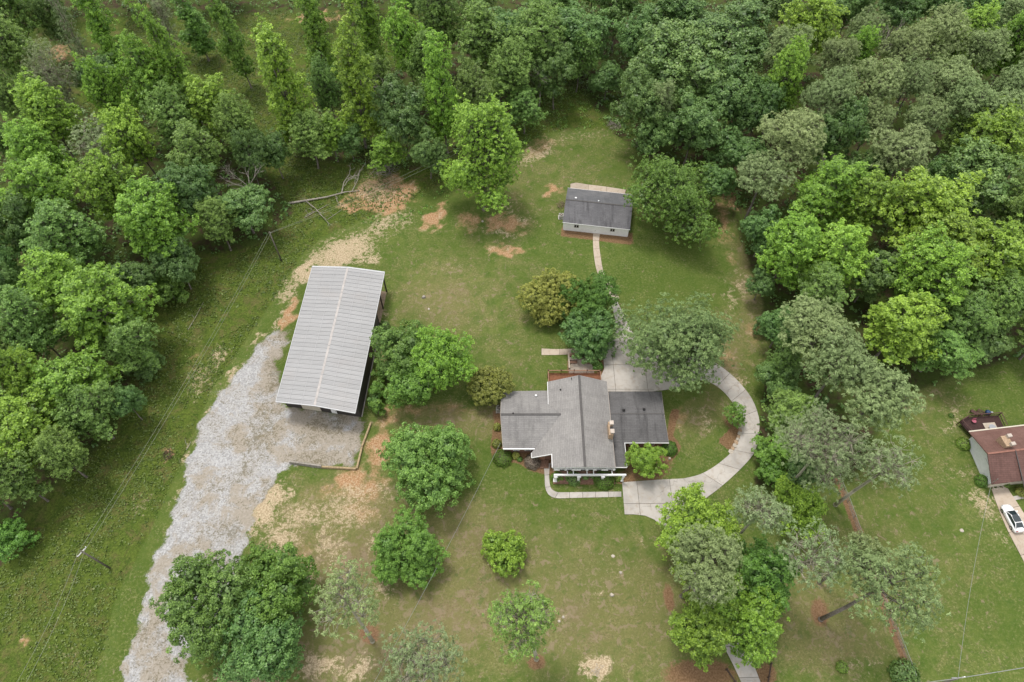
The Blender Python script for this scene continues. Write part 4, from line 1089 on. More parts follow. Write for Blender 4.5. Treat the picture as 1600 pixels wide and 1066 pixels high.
# ------------------------------------------------------------------ parked car
def build_car():
    f0, r0 = P(1569.5, 787, .6), P(1594.5, 834, .6)
    c = (f0 + r0) / 2; d = (f0 - r0); d.z = 0; Lc = 4.75; d.normalize()
    ang = math.atan2(d.y, d.x)
    root = empty('white_sedan', (c.x, c.y, .09), 'white sedan with a dark glass roof parked on the brownish driveway', 'car')
    root.rotation_euler = (0, 0, ang)
    ORG[root.name] = Vector((0, 0, 0))
    # body loft: stations along x (rear -> front): x, half width, z bottom, z side, z top
    st = [(-2.37, .55, .42, .62, .80), (-2.28, .80, .30, .72, .96), (-1.9, .90, .22, .80, 1.05), (-1.2, .93, .20, .84, 1.0), (-.3, .93, .20, .84, .98), (.6, .93, .20, .84, .97), (1.2, .92, .20, .80, .94), (1.8, .88, .22, .72, .84), (2.2, .78, .28, .62, .72), (2.37, .5, .38, .52, .6)]
    vs = []; m = 9
    for x, w, zb, zs, zt in st:
        vs += [(x, -w * .8, zb), (x, -w, zb + .12), (x, -w, zs - .1), (x, -w * .95, zs), (x, -w * .5, zt), (x, w * .5, zt), (x, w * .95, zs), (x, w, zs - .1), (x, w, zb + .12), (x, w * .8, zb)]
    m = 10; fs = []
    for i in range(len(st) - 1):
        for j in range(m):
            fs.append((i * m + j, i * m + (j + 1) % m, (i + 1) * m + (j + 1) % m, (i + 1) * m + j))
    fs.append(tuple(range(m - 1, -1, -1))); fs.append(tuple(range((len(st) - 1) * m, len(st) * m)))
    body = MB().add(vs, [f[::-1] for f in fs]).build('body', M['carpaint'], root, True)
    # cabin: glass lower, roof rails white, roof glass dark
    g0 = [(-1.85, .78, .98), (-1.1, .80, .99), (.25, .80, .98), (1.15, .76, .95)]
    g1 = [(-1.15, .60, 1.34), (-.75, .62, 1.42), (.05, .62, 1.43), (.35, .60, 1.38)]
    vs = []
    for (x, w, z), (x1, w1, z1) in zip(g0, g1):
        vs += [(x, -w, z), (x1, -w1, z1), (x1, w1, z1), (x, w, z)]
    fs = []
    for i in range(3):
        for j in range(3): fs.append((i * 4 + j, i * 4 + j + 1, (i + 1) * 4 + j + 1, (i + 1) * 4 + j))
    fs += [(0, 3, 2, 1), (12, 13, 14, 15)]
    MB().add(vs, fs).build('windows', M['carglass'], root)
    for s in (-1, 1):
        mb = MB()
        mb.bar((-1.9, s * .76, 1.0), (-1.15, s * .60, 1.36), .09, .05).bar((-1.15, s * .6, 1.37), (.35, s * .6, 1.41), .12, .05).bar((.35, s * .6, 1.40), (1.2, s * .76, .96), .08, .05)
        mb.build('roof_rail', M['carpaint'], root)
        MB().bar((.95, s * .9, 1.0), (.95, s * 1.08, 1.03), .16, .12).build('mirror', M['carpaint'], root)
        MB().box((2.16, s * .60, .62), (.22, .26, .12)).build('headlight', M['chrome'], root)
        MB().box((-2.28, s * .60, .84), (.12, .34, .12)).build('tail_light', M['redlens'], root)
    MB().bar((-.95, -.55, 1.40), (-.95, .55, 1.40), .10, .05).build('roof_bar', M['carpaint'], root)
    for x in (-1.42, 1.42):
        for s in (-1, 1):
            w = MB().tube((x, s * .78, .33), (x, s * .95, .33), .33, .33, 18).build('wheel', M['rubber'], root, False)
            MB().tube((x, s * .94, .33), (x, s * .965, .33), .21, .21, 12).build('rim', M['chrome'], w)
build_car()

# ------------------------------------------------------------------ poles and wires
def catenary(a, b, sag, n=14):
    return [a.lerp(b, i / n) - Vector((0, 0, sag * 4 * (i / n) * (1 - i / n))) for i in range(n + 1)]
def wire(a, b, sag, label, r=.017, mat='wire', group=None):
    mb = MB().path(catenary(a, b, sag), r, r, 5)
    return tag(mb.build('overhead_wire', M[mat]), label, 'wire', group)
def pole(base, h, label, arms=()):
    root = empty('utility_pole', base, label, 'utility pole')
    MB().tube(base, base + Vector((0, 0, h)), .17, .12, 10).build('shaft', M['pole'], root, True)
    return root
b1 = P(172, 888); h1 = 8.9
u1 = pole(b1, h1, 'weathered utility pole with a white crossarm in the weedy field at lower left')
MB().bar(b1 + Vector((-.45, -.75, h1 - .5)), b1 + Vector((.35, .75, h1 - .5)), .12, .12).build('crossarm', M['galv'], u1)
MB().bar(b1 + Vector((-.75, -.55, h1 - .9)), b1 + Vector((-.15, .60, h1 - .9)), .10, .10).build('crossarm', M['galv'], u1)
for k, (dx, dy) in enumerate(((-.42, -.7), (.32, .7), (0, 0))):
    MB().tube(b1 + Vector((dx, dy, h1 - .44)), b1 + Vector((dx, dy, h1 - .2)), .06, .05, 8).build('insulator', M['white'], u1)
b2 = P(440, 408); h2 = 8.9
u2 = pole(b2, h2, 'bare wooden utility pole at the wood edge behind the barn')
MB().tube(b2 + Vector((0, 0, h2 - .3)), b2 + Vector((.3, 0, h2 - .3)), .05).build('bracket', M['galv'], u2)
b3 = P(1492, 1118)
h3 = 10.0; t3 = P(1497, 1060, h3); b3 = Vector((t3.x, t3.y, 0))
u3 = pole(b3, h3, 'utility pole with a short crossarm on the bottom edge, right side')
MB().bar(b3 + Vector((-.8, .05, h3 - .1)), b3 + Vector((.8, .1, h3 - .1)), .12, .12).build('crossarm', M['galv'], u3)
MB().tube(b3 + Vector((.7, .12, h3 - .1)), b3 + Vector((.7, .12, h3 + .45)), .1, .08, 8).build('insulator', M['white'], u3)
T1 = b1 + Vector((0, 0, h1 - .2)); T2 = b2 + Vector((0, 0, h2 - .3)); T3 = b3 + Vector((0, 0, h3))
far_lo = P(20, 1090, 8.5)
for k, off in enumerate((Vector((-.45, -.1, 0)), Vector((.35, .1, -.1)))):
    side = ('left', 'right')[k]
    wire(T1 + off, T2 + off * .6, 1.2, f'{side} one of the two wires between the white-armed pole and the barn pole')
    wire(far_lo + off * 1.6, T1 + off, 1.0, f'{side} one of the two wires running down past the lower left corner')
    wire(T2 + off * .6, P(715, 232 + 7 * k, 7.8), .9, ('upper', 'lower')[k] + ' one of the wires running right from the barn pole to the bright lawn tree')
wire(P(782, 692, 2.9), P(560, 1110, 8.5), 1.6, 'long thin service wire from the left corner of the grey house over the front lawn', .024, 'palewire' if 'palewire' in M else 'galv')
wire(T3, P(1548, 760, 4.5), .8, 'thin service wire from the bottom edge pole to the brown-roofed house', .022, 'galv')
wire(T3, P(1680, 1030, 9.8), .4, 'thick cable running right from the bottom edge pole', .05, 'galv')
wire(T3, P(1300, 1085, 9.5), .4, 'thick cable running left along the bottom edge', .05, 'galv')

# chain link fence
def fence(px_pts, label):
    pts = [P(*p) for p in px_pts]
    c = pts[len(pts) // 2]
    root = empty('chain_link_fence', (c.x, c.y, 0), label, 'fence')
    dens = []
    for i in range(len(pts) - 1):
        n = max(1, round((pts[i + 1] - pts[i]).length / 3.0))
        for k in range(n): dens.append(pts[i].lerp(pts[i + 1], k / n))
    dens.append(pts[-1])
    h = 1.25
    for p in dens: MB().tube(p, p + Vector((0, 0, h + .06)), .045, .045, 6).build('post', M['galv'], root)
    mb = MB()
    for p, q in zip(dens[:-1], dens[1:]):
        MB().tube(p + Vector((0, 0, h)), q + Vector((0, 0, h)), .035, .035, 6).build('top_rail', M['galv'], root)
        for z in (.05, .45, .85): mb.tube(p + Vector((0, 0, z)), q + Vector((0, 0, z)), .006, .006, 3, False)
        L_ = (q - p).length; n = int(L_ / .22)
        for k in range(n):
            a = p.lerp(q, k / n); b = p.lerp(q, min(1, (k + 5) / n)); 
            mb.tube(a + Vector((0, 0, .05)), b + Vector((0, 0, h)), .006, .006, 3, False)
            mb.tube(a + Vector((0, 0, h)), b + Vector((0, 0, .05)), .006, .006, 3, False)
    o = mb.build('wire_mesh', M['galv'], root); o['kind'] = 'stuff'
fence([(1306, 742), (1324, 785), (1352, 862), (1376, 930), (1398, 985), (1420, 1042), (1432, 1075)], 'low chain link fence between the wooded edge and the right-hand lawn')
def rail_fence(a, b, label):
    p, q = P(*a), P(*b); root = empty('split_rail_fence', ((p.x + q.x) / 2, (p.y + q.y) / 2, 0), label, 'fence')
    for k in range(3):
        e = p.lerp(q, k / 2); MB().box((e.x, e.y, .55), (.16, .16, 1.1)).build('post', M['log'], root)
        if k < 2:
            f = p.lerp(q, (k + 1) / 2)
            for z in (.4, .8): MB().tube((e.x, e.y, z), (f.x, f.y, z + .04), .07, .06, 6).build('rail', M['log'], root)
rail_fence((1134, 1047), (1160, 1085), 'brown split rail fence left of the driveway at the bottom edge')
rail_fence((1203, 1038), (1196, 1080), 'brown split rail fence right of the driveway at the bottom edge')

# ------------------------------------------------------------------ plants
def leaves_mesh(name, C, U, Nn, S, W_, tint, mat):
    """C centres, U leaf axis, Nn normals, S length, W_ width -> diamonds as one mesh"""
    Nn = Nn / (np.linalg.norm(Nn, axis=1, keepdims=True) + 1e-9)
    U = U - Nn * np.sum(U * Nn, 1, keepdims=True); U /= (np.linalg.norm(U, axis=1, keepdims=True) + 1e-9)
    Vv = np.cross(Nn, U)
    n = len(C); S = S[:, None]; W_ = W_[:, None]
    co = np.empty((n, 4, 3))
    co[:, 0] = C - U * S * .5; co[:, 1] = C + Vv * W_ * .5 - Nn * W_ * .15; co[:, 2] = C + U * S * .5; co[:, 3] = C - Vv * W_ * .5 - Nn * W_ * .15
    me = bpy.data.meshes.new(name)
    me.vertices.add(n * 4); me.vertices.foreach_set('co', co.astype(np.float32).ravel())
    me.loops.add(n * 4); me.loops.foreach_set('vertex_index', np.arange(n * 4, dtype=np.int32))
    me.polygons.add(n); me.polygons.foreach_set('loop_start', np.arange(n, dtype=np.int32) * 4)
    me.update(calc_edges=True)
    a = me.attributes.new('tint', 'FLOAT', 'FACE'); a.data.foreach_set('value', np.clip(tint, 0, 1).astype(np.float32))
    me.materials.append(mat)
    return me
def unit(rg, n):
    v = rg.normal(size=(n, 3)); return v / (np.linalg.norm(v, axis=1, keepdims=True) + 1e-9)

# kind: lobes, lobe size, puff radius, leaves per puff, leaf length, leaf width, up bias, cover, limb share, vertical stretch
KIND = {
 'B': dict(nl=17, ls=.36, pr=.47, nlp=23, l=.31, w=.21, up=.8, cov=.90, limb=.12, vs=1.15, inner=.9, rag=.60),
 'M': dict(nl=15, ls=.38, pr=.47, nlp=22, l=.29, w=.19, up=.5, cov=.95, limb=.12, vs=1.05, inner=.9, rag=.60),
 'D': dict(nl=11, ls=.40, pr=.66, nlp=42, l=.33, w=.22, up=.3, cov=.95, limb=.05, vs=1.0, inner=1.0, rag=.45),
 'P': dict(nl=11, ls=.38, pr=.36, nlp=15, l=.40, w=.12, up=.6, cov=.95, limb=.14, vs=.8, inner=.40, rag=.60),
 'S': dict(nl=12, ls=.36, pr=.36, nlp=12, l=.40, w=.12, up=.5, cov=.46, limb=.38, vs=.7, inner=.04, rag=.80),
 'V': dict(nl=12, ls=.50, pr=.50, nlp=26, l=.33, w=.25, up=.3, cov=1.0, limb=.05, vs=1.0, inner=1.0, rag=.5),
 'Y': dict(nl=10, ls=.42, pr=.42, nlp=28, l=.28, w=.17, up=.6, cov=1.1, limb=.05, vs=1.0, inner=.9, rag=.4),
}
def grow(kind, Rr, H, cb, seed, dense=1.0, leaf=1.0, col=None, mats=None, shape='round', limbcol=None, lean=(0.0, 0.0)):
    """returns (trunk mesh, crown mesh) with origin at the trunk foot"""
    rg = np.random.default_rng(seed); K = KIND[kind]
    V = (H - cb) / 2; zc = cb + V
    # main lobes: centre, axis, half length, half width
    plume = kind in 'BMV'
    nl = K['nl'] + (5 if shape == 'tall' else 0)
    lob = []
    L2 = np.array([lean[0], lean[1], 0.0])
    for i in range(nl):
        a = i * 2.399 + rg.uniform(-.6, .6); t = (i + .5) / nl
        if shape == 'tall':
            el = math.radians(28 + 45 * t + rg.uniform(-12, 12)); o = np.array([0, 0, cb + (H - cb) * t * .80])
            Lg = Rr * (1.15 - .55 * t) * rg.uniform(.65, 1.2) / math.cos(el) * .8
            dr = np.array([math.cos(a) * math.cos(el), math.sin(a) * math.cos(el), math.sin(el)])
            c = o + dr * Lg * .58; la = Lg * .46; lr = Rr * (.46 - .16 * t) * rg.uniform(.75, 1.2)
        elif plume:
            f = t; el = math.radians(14 + 72 * f ** .85 + rg.uniform(-13, 13))
            o = np.array([0, 0, cb + (H - cb) * (.12 + .42 * f)])
            dr = np.array([math.cos(a) * math.cos(el), math.sin(a) * math.cos(el), math.sin(el)])
            # reach of the crown envelope in that direction
            e = 1.0 / math.sqrt((math.cos(el) / Rr) ** 2 + (math.sin(el) / (H - o[2])) ** 2)
            Lg = e * rg.uniform(.70, 1.10)
            c = o + dr * Lg * .60; la = Lg * .42; lr = min(Rr * .34, max(Rr * .20, Lg * .27)) * rg.uniform(.8, 1.2)
        else:
            zz = rg.uniform(-.62, .62) if i else .55
            rr = math.sqrt(max(.0, 1 - zz * zz)); rad = Rr * .64 * rr * rg.uniform(.70, 1.10)
            c = np.array([rad * math.cos(a), rad * math.sin(a), zc + V * zz * .95])
            lr = Rr * K['ls'] * rg.uniform(.8, 1.15) * (1.0 - .22 * max(0, zz)); la = min(max(lr * K['vs'], V * .30), H * .3); dr = np.array([0, 0, 1.0])
        lob.append((c + L2 * (c[2] / zc), dr, la, lr))
    if shape != 'tall': lob.append((np.array([lean[0], lean[1], zc]), np.array([0, 0, 1.0]), V * (.5 if plume else .62), Rr * (.40 if plume else .5)))
    def metric(q, L_):
        d = q - L_[0]; p = d @ L_[1]; r2 = (d * d).sum(1) - p * p
        return np.sqrt(np.maximum(0, r2) / L_[3] ** 2 + (p / L_[2]) ** 2)
    pc, pd = [], []
    for L_ in lob:
        c, dr, la, lr = L_
        ar = 4 * math.pi * ((lr * lr + 2 * lr * la) / 3)
        n = int(ar / (math.pi * K['pr'] ** 2) * 1.35 * K['cov'] * dense)
        u = unit(rg, n); u = u[(u[:, 2] > -.45) | (rg.random(n) < .20)]
        p = (u @ dr)[:, None]
        tp = 1.12 - .42 * p if plume else 1.0
        q = c + ((u - p * dr) * lr * tp + p * dr * la * (1.12 if plume else 1.0)) * (1 + rg.normal(size=(len(u), 1)) * K['rag'] * .35)
        keep = np.ones(len(q), bool)
        for L3 in lob:
            if L3 is L_: continue
            keep &= metric(q, L3) > .78
        pc.append(q[keep]); pd.append((u + dr * (.5 if plume else 0))[keep])
    pc = np.concatenate(pc); pd = np.concatenate(pd); pd /= np.linalg.norm(pd, axis=1, keepdims=True)
    keep = pc[:, 2] > max(.25, cb * .5); pc, pd = pc[keep], pd[keep]
    n = len(pc); k = max(6, int(K['nlp'] / (leaf * leaf)))
    pr = K['pr'] * rg.uniform(.65, 1.25, n)
    ptint = rg.random(n)
    d0 = pd + np.array([0, 0, K['up']]); d0 /= np.linalg.norm(d0, axis=1, keepdims=True)
    C = np.repeat(pc, k, 0); D = np.repeat(d0, k, 0); Rp = np.repeat(pr, k)[:, None]
    u = unit(rg, n * k) * .95 + D * .85; u /= np.linalg.norm(u, axis=1, keepdims=True)
    pos = C + u * Rp * rg.uniform(.55, 1.08, (n * k, 1)) * np.array([1, 1, .78])
    nrm = u + D * .4 + unit(rg, n * k) * .95 + np.array([0, 0, .40])
    ax = u + unit(rg, n * k) * .8 + np.array([0, 0, -.2])
    tint = np.repeat(ptint, k) * .32 + rg.random(n * k) ** 1.5 * .70
    S = K['l'] * leaf * rg.uniform(.7, 1.25, n * k); Wd = K['w'] * leaf * rg.uniform(.75, 1.2, n * k)
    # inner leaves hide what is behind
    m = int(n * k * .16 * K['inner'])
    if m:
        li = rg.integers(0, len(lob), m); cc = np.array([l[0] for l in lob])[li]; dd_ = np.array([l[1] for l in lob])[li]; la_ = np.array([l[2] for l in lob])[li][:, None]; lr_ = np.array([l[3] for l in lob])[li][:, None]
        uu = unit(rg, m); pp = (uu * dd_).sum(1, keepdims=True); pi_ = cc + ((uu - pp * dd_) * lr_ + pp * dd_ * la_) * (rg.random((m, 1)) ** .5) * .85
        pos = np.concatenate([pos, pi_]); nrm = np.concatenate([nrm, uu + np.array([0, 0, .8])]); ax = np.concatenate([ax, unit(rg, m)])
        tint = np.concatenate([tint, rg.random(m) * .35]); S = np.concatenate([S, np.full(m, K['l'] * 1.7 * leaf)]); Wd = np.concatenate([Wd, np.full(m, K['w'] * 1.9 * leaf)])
    crown = leaves_mesh('crown', pos, ax, nrm, S, Wd, tint, mats or L[kind])
    # trunk and limbs
    tb = MB(); r0 = max(.10, H * .013)
    lv = Vector((lean[0], lean[1], 0)); top = lv * 1.05 + Vector((0, 0, cb + V * (1.2 if shape != 'tall' else 1.7)))
    pts = [Vector((0, 0, -.1)), lv * (cb * .5 / zc) + Vector((rg.uniform(-.15, .15), rg.uniform(-.15, .15), cb * .5)), lv * (cb / zc) + Vector((0, 0, cb)), top]
    tb.tube(pts[0], pts[0] + Vector((0, 0, .5)), r0 * 1.35, r0, 8)
    tb.path(pts, r0, r0 * .3, 8)
    for c, dr, la, lr in lob:
        cv = Vector(c); st = pts[2].lerp(top, min(1, max(0, (cv.z - cb) / (2 * V) * .55)))
        md = st.lerp(cv, .5) + Vector((0, 0, -.08 * (cv - st).length))
        tb.path([st, md, cv], r0 * .34, r0 * .16, 5)
        dd = ((pc - c) ** 2).sum(1); near = np.where(dd < (max(lr, la) * 1.15) ** 2)[0]
        cnt = int(len(near) * K['limb']);
        if cnt:
            for j in rg.choice(near, cnt, replace=False):
                q = Vector(pc[j]); tip = q + Vector(pd[j]) * pr[j] * .5
                tb.path([cv, cv.lerp(q, .5) + Vector(rg.normal(size=3) * .12 * lr), tip], r0 * .15, .018, 3)
    trunk = tb.mesh('trunk', limbcol or M['bark'], smooth=True)
    return trunk, crown
def plant(name, base, meshes, rz, sc, label, cat='tree', group=None, parts=('trunk', 'crown'), tilt=(0, 0)):
    root = empty(name, base, label, cat, group)
    root.rotation_euler = (tilt[0], tilt[1], rz); root.scale = sc
    for nm, me in zip(parts, meshes):
        o = bpy.data.objects.new(nm, me); COL.objects.link(o); o.parent = root
    return root

NAMES = {'B': 'broadleaf_tree', 'M': 'broadleaf_tree', 'D': 'oak_tree', 'P': 'pine_tree', 'S': 'thin_tree', 'V': 'vine_covered_tree', 'Y': 'broadleaf_tree'}
# ---- trees of the yard, one by one: kind, crown centre px, crown width px, height m, crown base m, name, label, options
YARD = [
 ('B', 756, 240, 118, 27.0, 1.2, 'broadleaf_tree', 'tall bright yellow-green tree standing alone at the back of the mown lawn', dict(foot=(756, 328), leaf=1.25)),
 ('M', 1050, 312, 150, 17.0, 1.0, 'broadleaf_tree', 'big bushy green tree overlapping the right end of the white outbuilding', dict(mat='V', leaf=1.2)),
 ('D', 642, 604, 84, 9.0, .6, 'broadleaf_tree', 'low dark green tree tucked under the front of the bright tree beside the barn', dict(mat='V')),
 ('D', 627, 546, 98, 13.0, 1.0, 'broadleaf_tree', 'dark green tree beside the barn, left of the brighter one', dict(mat='M')),
 ('B', 686, 562, 118, 13.5, 1.0, 'broadleaf_tree', 'bright green round tree between the barn and the grey house', dict()),
 ('Y', 766, 602, 66, 6.0, .8, 'small_tree', 'golden olive small tree off the back left corner of the grey house', dict()),
 ('D', 672, 722, 146, 11.0, .6, 'broadleaf_tree', 'wide olive green round tree on the lawn left of the grey house', dict(leaf=.95, mat='M')),
 ('Y', 632, 864, 108, 9.0, .4, 'broadleaf_tree', 'medium dense green tree in the middle of the front lawn', dict(leaf=.8, mat='V')),
 ('Y', 788, 862, 68, 5.0, .2, 'small_tree', 'small bright round tree alone in the front lawn', dict(mat='B')),
 ('D', 325, 935, 150, 14.0, 1.2, 'oak_tree', 'big dark oak overhanging the gravel drive at the bottom left', dict(mat='M')),
 ('D', 430, 905, 120, 14.0, 1.5, 'oak_tree', 'dark oak right of the one overhanging the gravel drive', dict(mat='V')),
 ('D', 410, 995, 140, 12.0, 1.2, 'oak_tree', 'low dark oak in front of the gravel drive oaks, nearest the bottom edge', dict()),
 ('S', 538, 935, 122, 24.0, 15.5, 'pine_tree', 'thin leaning pine with bare grey branches right of the dark oaks', dict(foot=(582, 1002), mat='P')),
 ('S', 820, 968, 112, 25.0, 13.5, 'pine_tree', 'sparse dark pine above a ring of red mulch in the front lawn', dict(foot=(838, 1030), mat='M', dense=1.5)),
 ('S', 662, 1038, 150, 24.0, 15.0, 'pine_tree', 'pale-branched sparse pine cut by the bottom edge of the picture', dict(mat='S', dense=1.2)),
 ('Y', 862, 460, 90, 8.5, .5, 'holly_tree', 'yellow-green dense round tree left of the garden path', dict()),
 ('D', 918, 464, 90, 8.0, .5, 'holly_tree', 'dark green round tree between the golden one and the garden path', dict(leaf=.9, mat='G')),
 ('D', 922, 518, 92, 6.5, .4, 'holly_tree', 'low dark green round tree just behind the patio', dict(leaf=.9)),
 ('M', 1068, 545, 214, 16.0, 1.8, 'shade_tree', 'very wide soft green shade tree over the driveway behind the right wing', dict(leaf=1.05, light=1)),
 ('B', 1008, 722, 68, 6.0, .4, 'ornamental_tree', 'compact bright green tree at the front right corner of the grey house', dict(leaf=.6)),
 ('S', 1150, 650, 42, 4.5, 1.0, 'small_tree', 'small ragged tree on the inner edge of the curving driveway', dict(mat='V', dense=3.2)),
 ('B', 1084, 824, 118, 12.0, .8, 'broadleaf_tree', 'bright green tree overhanging the lower parking pad of the driveway', dict()),
 ('P', 1108, 878, 128, 23.0, 13.0, 'pine_tree', 'dense grey-olive pine between the two bright trees along the driveway', dict()),
 ('B', 1192, 895, 96, 15.0, 1.5, 'broadleaf_tree', 'bright green tree right of the dense driveway pine', dict(mat='V')),
 ('B', 1096, 986, 104, 13.0, 1.0, 'broadleaf_tree', 'bright yellow-green tree nearest the bottom edge, left of the driveway end', dict()),
 ('B', 1172, 972, 106, 13.5, 1.0, 'broadleaf_tree', 'bright yellow-green tree overhanging the right side of the driveway near the bottom edge', dict()),
 ('S', 1190, 795, 92, 22.0, 14.0, 'pine_tree', 'grey-green open pine above the bright trees beside the lower driveway', dict(mat='S', dense=1.5)),
 ('S', 1270, 872, 118, 24.0, 15.0, 'pine_tree', 'nearly bare pine with pale branches leaning right of the bright trees', dict(foot=(1205, 915), mat='S', dense=.9)),
 ('P', 1392, 910, 160, 26.0, 16.0, 'pine_tree', 'leaning dark pine with its long trunk showing beside the chain link fence', dict(foot=(1282, 968), dense=.55)),
 ('S', 1286, 698, 156, 23.0, 13.0, 'pine_tree', 'wide grey-green pine with radiating pale limbs at the head of the fence', dict(mat='S', dense=1.45)),
 ('S', 1392, 728, 112, 25.0, 16.0, 'pine_tree', 'half-dead leaning pine over the right-hand lawn beside the fence', dict(foot=(1305, 789), mat='S', dense=.85)),
 ('B', 1252, 795, 84, 11.0, 1.0, 'broadleaf_tree', 'small bright green tree at the fence between two grey pines', dict()),
 ('P', 1350, 860, 60, 20.0, 13.0, 'pine_tree', 'small dark pine crown filling the gap left of the leaning fence pine', dict(dense=.7)),
]
for i, (k, cx, cy, w, H, cb, nm, lab, o) in enumerate(YARD):
    zc = cb + (H - cb) * .5
    c = P(cx, cy, zc); r = w * mpp(cx, cy, zc) / 2
    foot = P(*o['foot']) if 'foot' in o else Vector((c.x, c.y, 0))
    lean = (c.x - foot.x, c.y - foot.y)
    mt = L[o['mat']] if 'mat' in o else (L['S2'] if False else None)
    if o.get('light'): mt = mat_leaf('leaf_soft_green', (0.110, 0.195, 0.058), (0.360, 0.500, 0.175), .30)
    ms = grow(k, r * (1.12 if k in 'BMV' else 1.04 if k in 'DY' else .95), H, cb, 100 + i, dense=o.get('dense', 1.0), leaf=o.get('leaf', 1.0), mats=mt, limbcol=M['palebark'] if k == 'S' else None, lean=lean)
    plant(nm, foot, ms, 0, (1, 1, 1), lab)

# ---- shrubs
def shrub_mesh(r, h, seed, mat, l=.2, dens=1.0, name='shrub', lumpy=.12):
    rg = np.random.default_rng(seed)
    n = int(2 * math.pi * r * (r + h) * .55 / (l * l * .45) * dens * 1.6)
    u = unit(rg, n); u[:, 2] = np.abs(u[:, 2]) * 1.0 - .1
    lum = 1 + lumpy * np.sin(u[:, 0] * 7 + seed) * np.cos(u[:, 1] * 6 + seed) + rg.normal(size=n) * .03
    pos = np.stack([u[:, 0] * r * lum, u[:, 1] * r * lum, h * .15 + u[:, 2] * h * .85 * lum], -1) * (rg.random((n, 1)) * .14 + .88)
    pos[:, 2] = np.maximum(pos[:, 2], .06)
    nrm = u + unit(rg, n) * .5 + np.array([0, 0, .2])
    return leaves_mesh(name, pos, unit(rg, n), nrm, l * rg.uniform(.8, 1.3, n), l * .75 * rg.uniform(.8, 1.2, n), rg.random(n), L[mat])
SHRUBS = [ # px, py, width px, height, material, label
 (785, 714, 31, 1.5, 'G', 'wide clipped dark green shrub at the front left corner of the grey house'),
 (806, 711, 13, 1.1, 'L', 'small lime green bush right of the wide corner shrub'),
 (812, 717, 9, .7, 'G', 'tiny dark green bush under the lime green one'),
 (832, 720, 27, 1.5, 'R', 'greyish rose-tinted round shrub left of the front door walk'),
 (776, 692, 16, 1.3, 'Y', 'yellow-green shrub against the left end wall, nearer the front'),
 (777, 666, 13, 1.4, 'Y', 'yellow-green shrub against the left end wall, next to the air conditioner'),
 (870, 744, 19, .9, 'W', 'loose bright green shrub left of the porch row'),
 (896, 746, 26, 1.1, 'D', 'dark bluish clipped shrub under the porch beam'),
 (915, 745, 11, .9, 'D', 'small dark shrub in the porch row between two bigger ones'),
 (926, 744, 10, .9, 'D', 'small dark shrub touching the largest porch shrub'),
 (944, 748, 34, 1.7, 'G', 'largest round green shrub in front of the porch'),
 (967, 745, 15, 1.0, 'W', 'bright small shrub at the right end of the porch row'),
 (1046, 699, 27, 1.6, 'G', 'green round shrub at the front right corner of the right wing'),
 (935, 571, 16, 1.3, 'G', 'bright clipped egg-shaped shrub right of the patio'),
 (1507, 692, 22, 1.4, 'W', 'round flowering shrub at the back corner of the brown-roofed house'),
 (1536, 750, 22, 1.5, 'G', 'round green shrub against the white end wall near the driveway'),
 (1596, 768, 16, 1.1, 'L', 'bright yellow-green ball shrub by the walk on the right edge'),
 (1574, 757, 10, .8, 'W', 'small pale green shrub behind the yellow-green ball'),
 (1487, 649, 9, .5, 'G', 'tiny green tuft in the grass left of the maroon deck'),
 (1416, 1052, 46, 2.2, 'D', 'dark evergreen shrub at the foot of the chain link fence'),
 (1317, 1042, 19, 1.2, 'W', 'small bright sapling in the lawn left of the fence'),
 (1196, 508, 36, 3.2, 'D', 'dark green shrub at the wood edge right of the shade tree'),
 (600, 508, 18, 1.4, 'D', 'small leafy plant beside the open east side of the barn'),
 (591, 640, 26, 2.6, 'V', 'bright vine-like bush at the lower end of the row beside the barn'),
 (590, 612, 26, 2.8, 'V', 'bright bush in the middle of the row beside the barn'),
 (597, 585, 26, 3.0, 'V', 'bright bush at the upper end of the row beside the barn'),
 (583, 628, 16, 2.0, 'D', 'dark bush tucked on the barn side of the bright row'),
 (20, 842, 70, 5.0, 'V', 'large leafy bush on the left edge beside the weedy field'),
 (1212, 600, 70, 6.0, 'D', 'dense dark bush at the wood edge beyond the top of the driveway curve'),
 (1212, 712, 66, 6.5, 'V', 'tall green bush on the outer side of the driveway curve'),
 (1205, 742, 50, 4.5, 'V', 'lower green bush below the tall one by the driveway curve'),
 (225, 570, 60, 4.5, 'D', 'rounded dark bush at the edge of the left woods'),
 (265, 455, 78, 5.0, 'V', 'spreading leafy bush below the left woods, above the fallen stick'),
 (345, 500, 9, .6, 'W', 'tiny green tuft alone in the upper weedy field'),
 (878, 748, 8, .6, 'W', 'little bright tuft beside the loose porch shrub'),
]
SH = {}
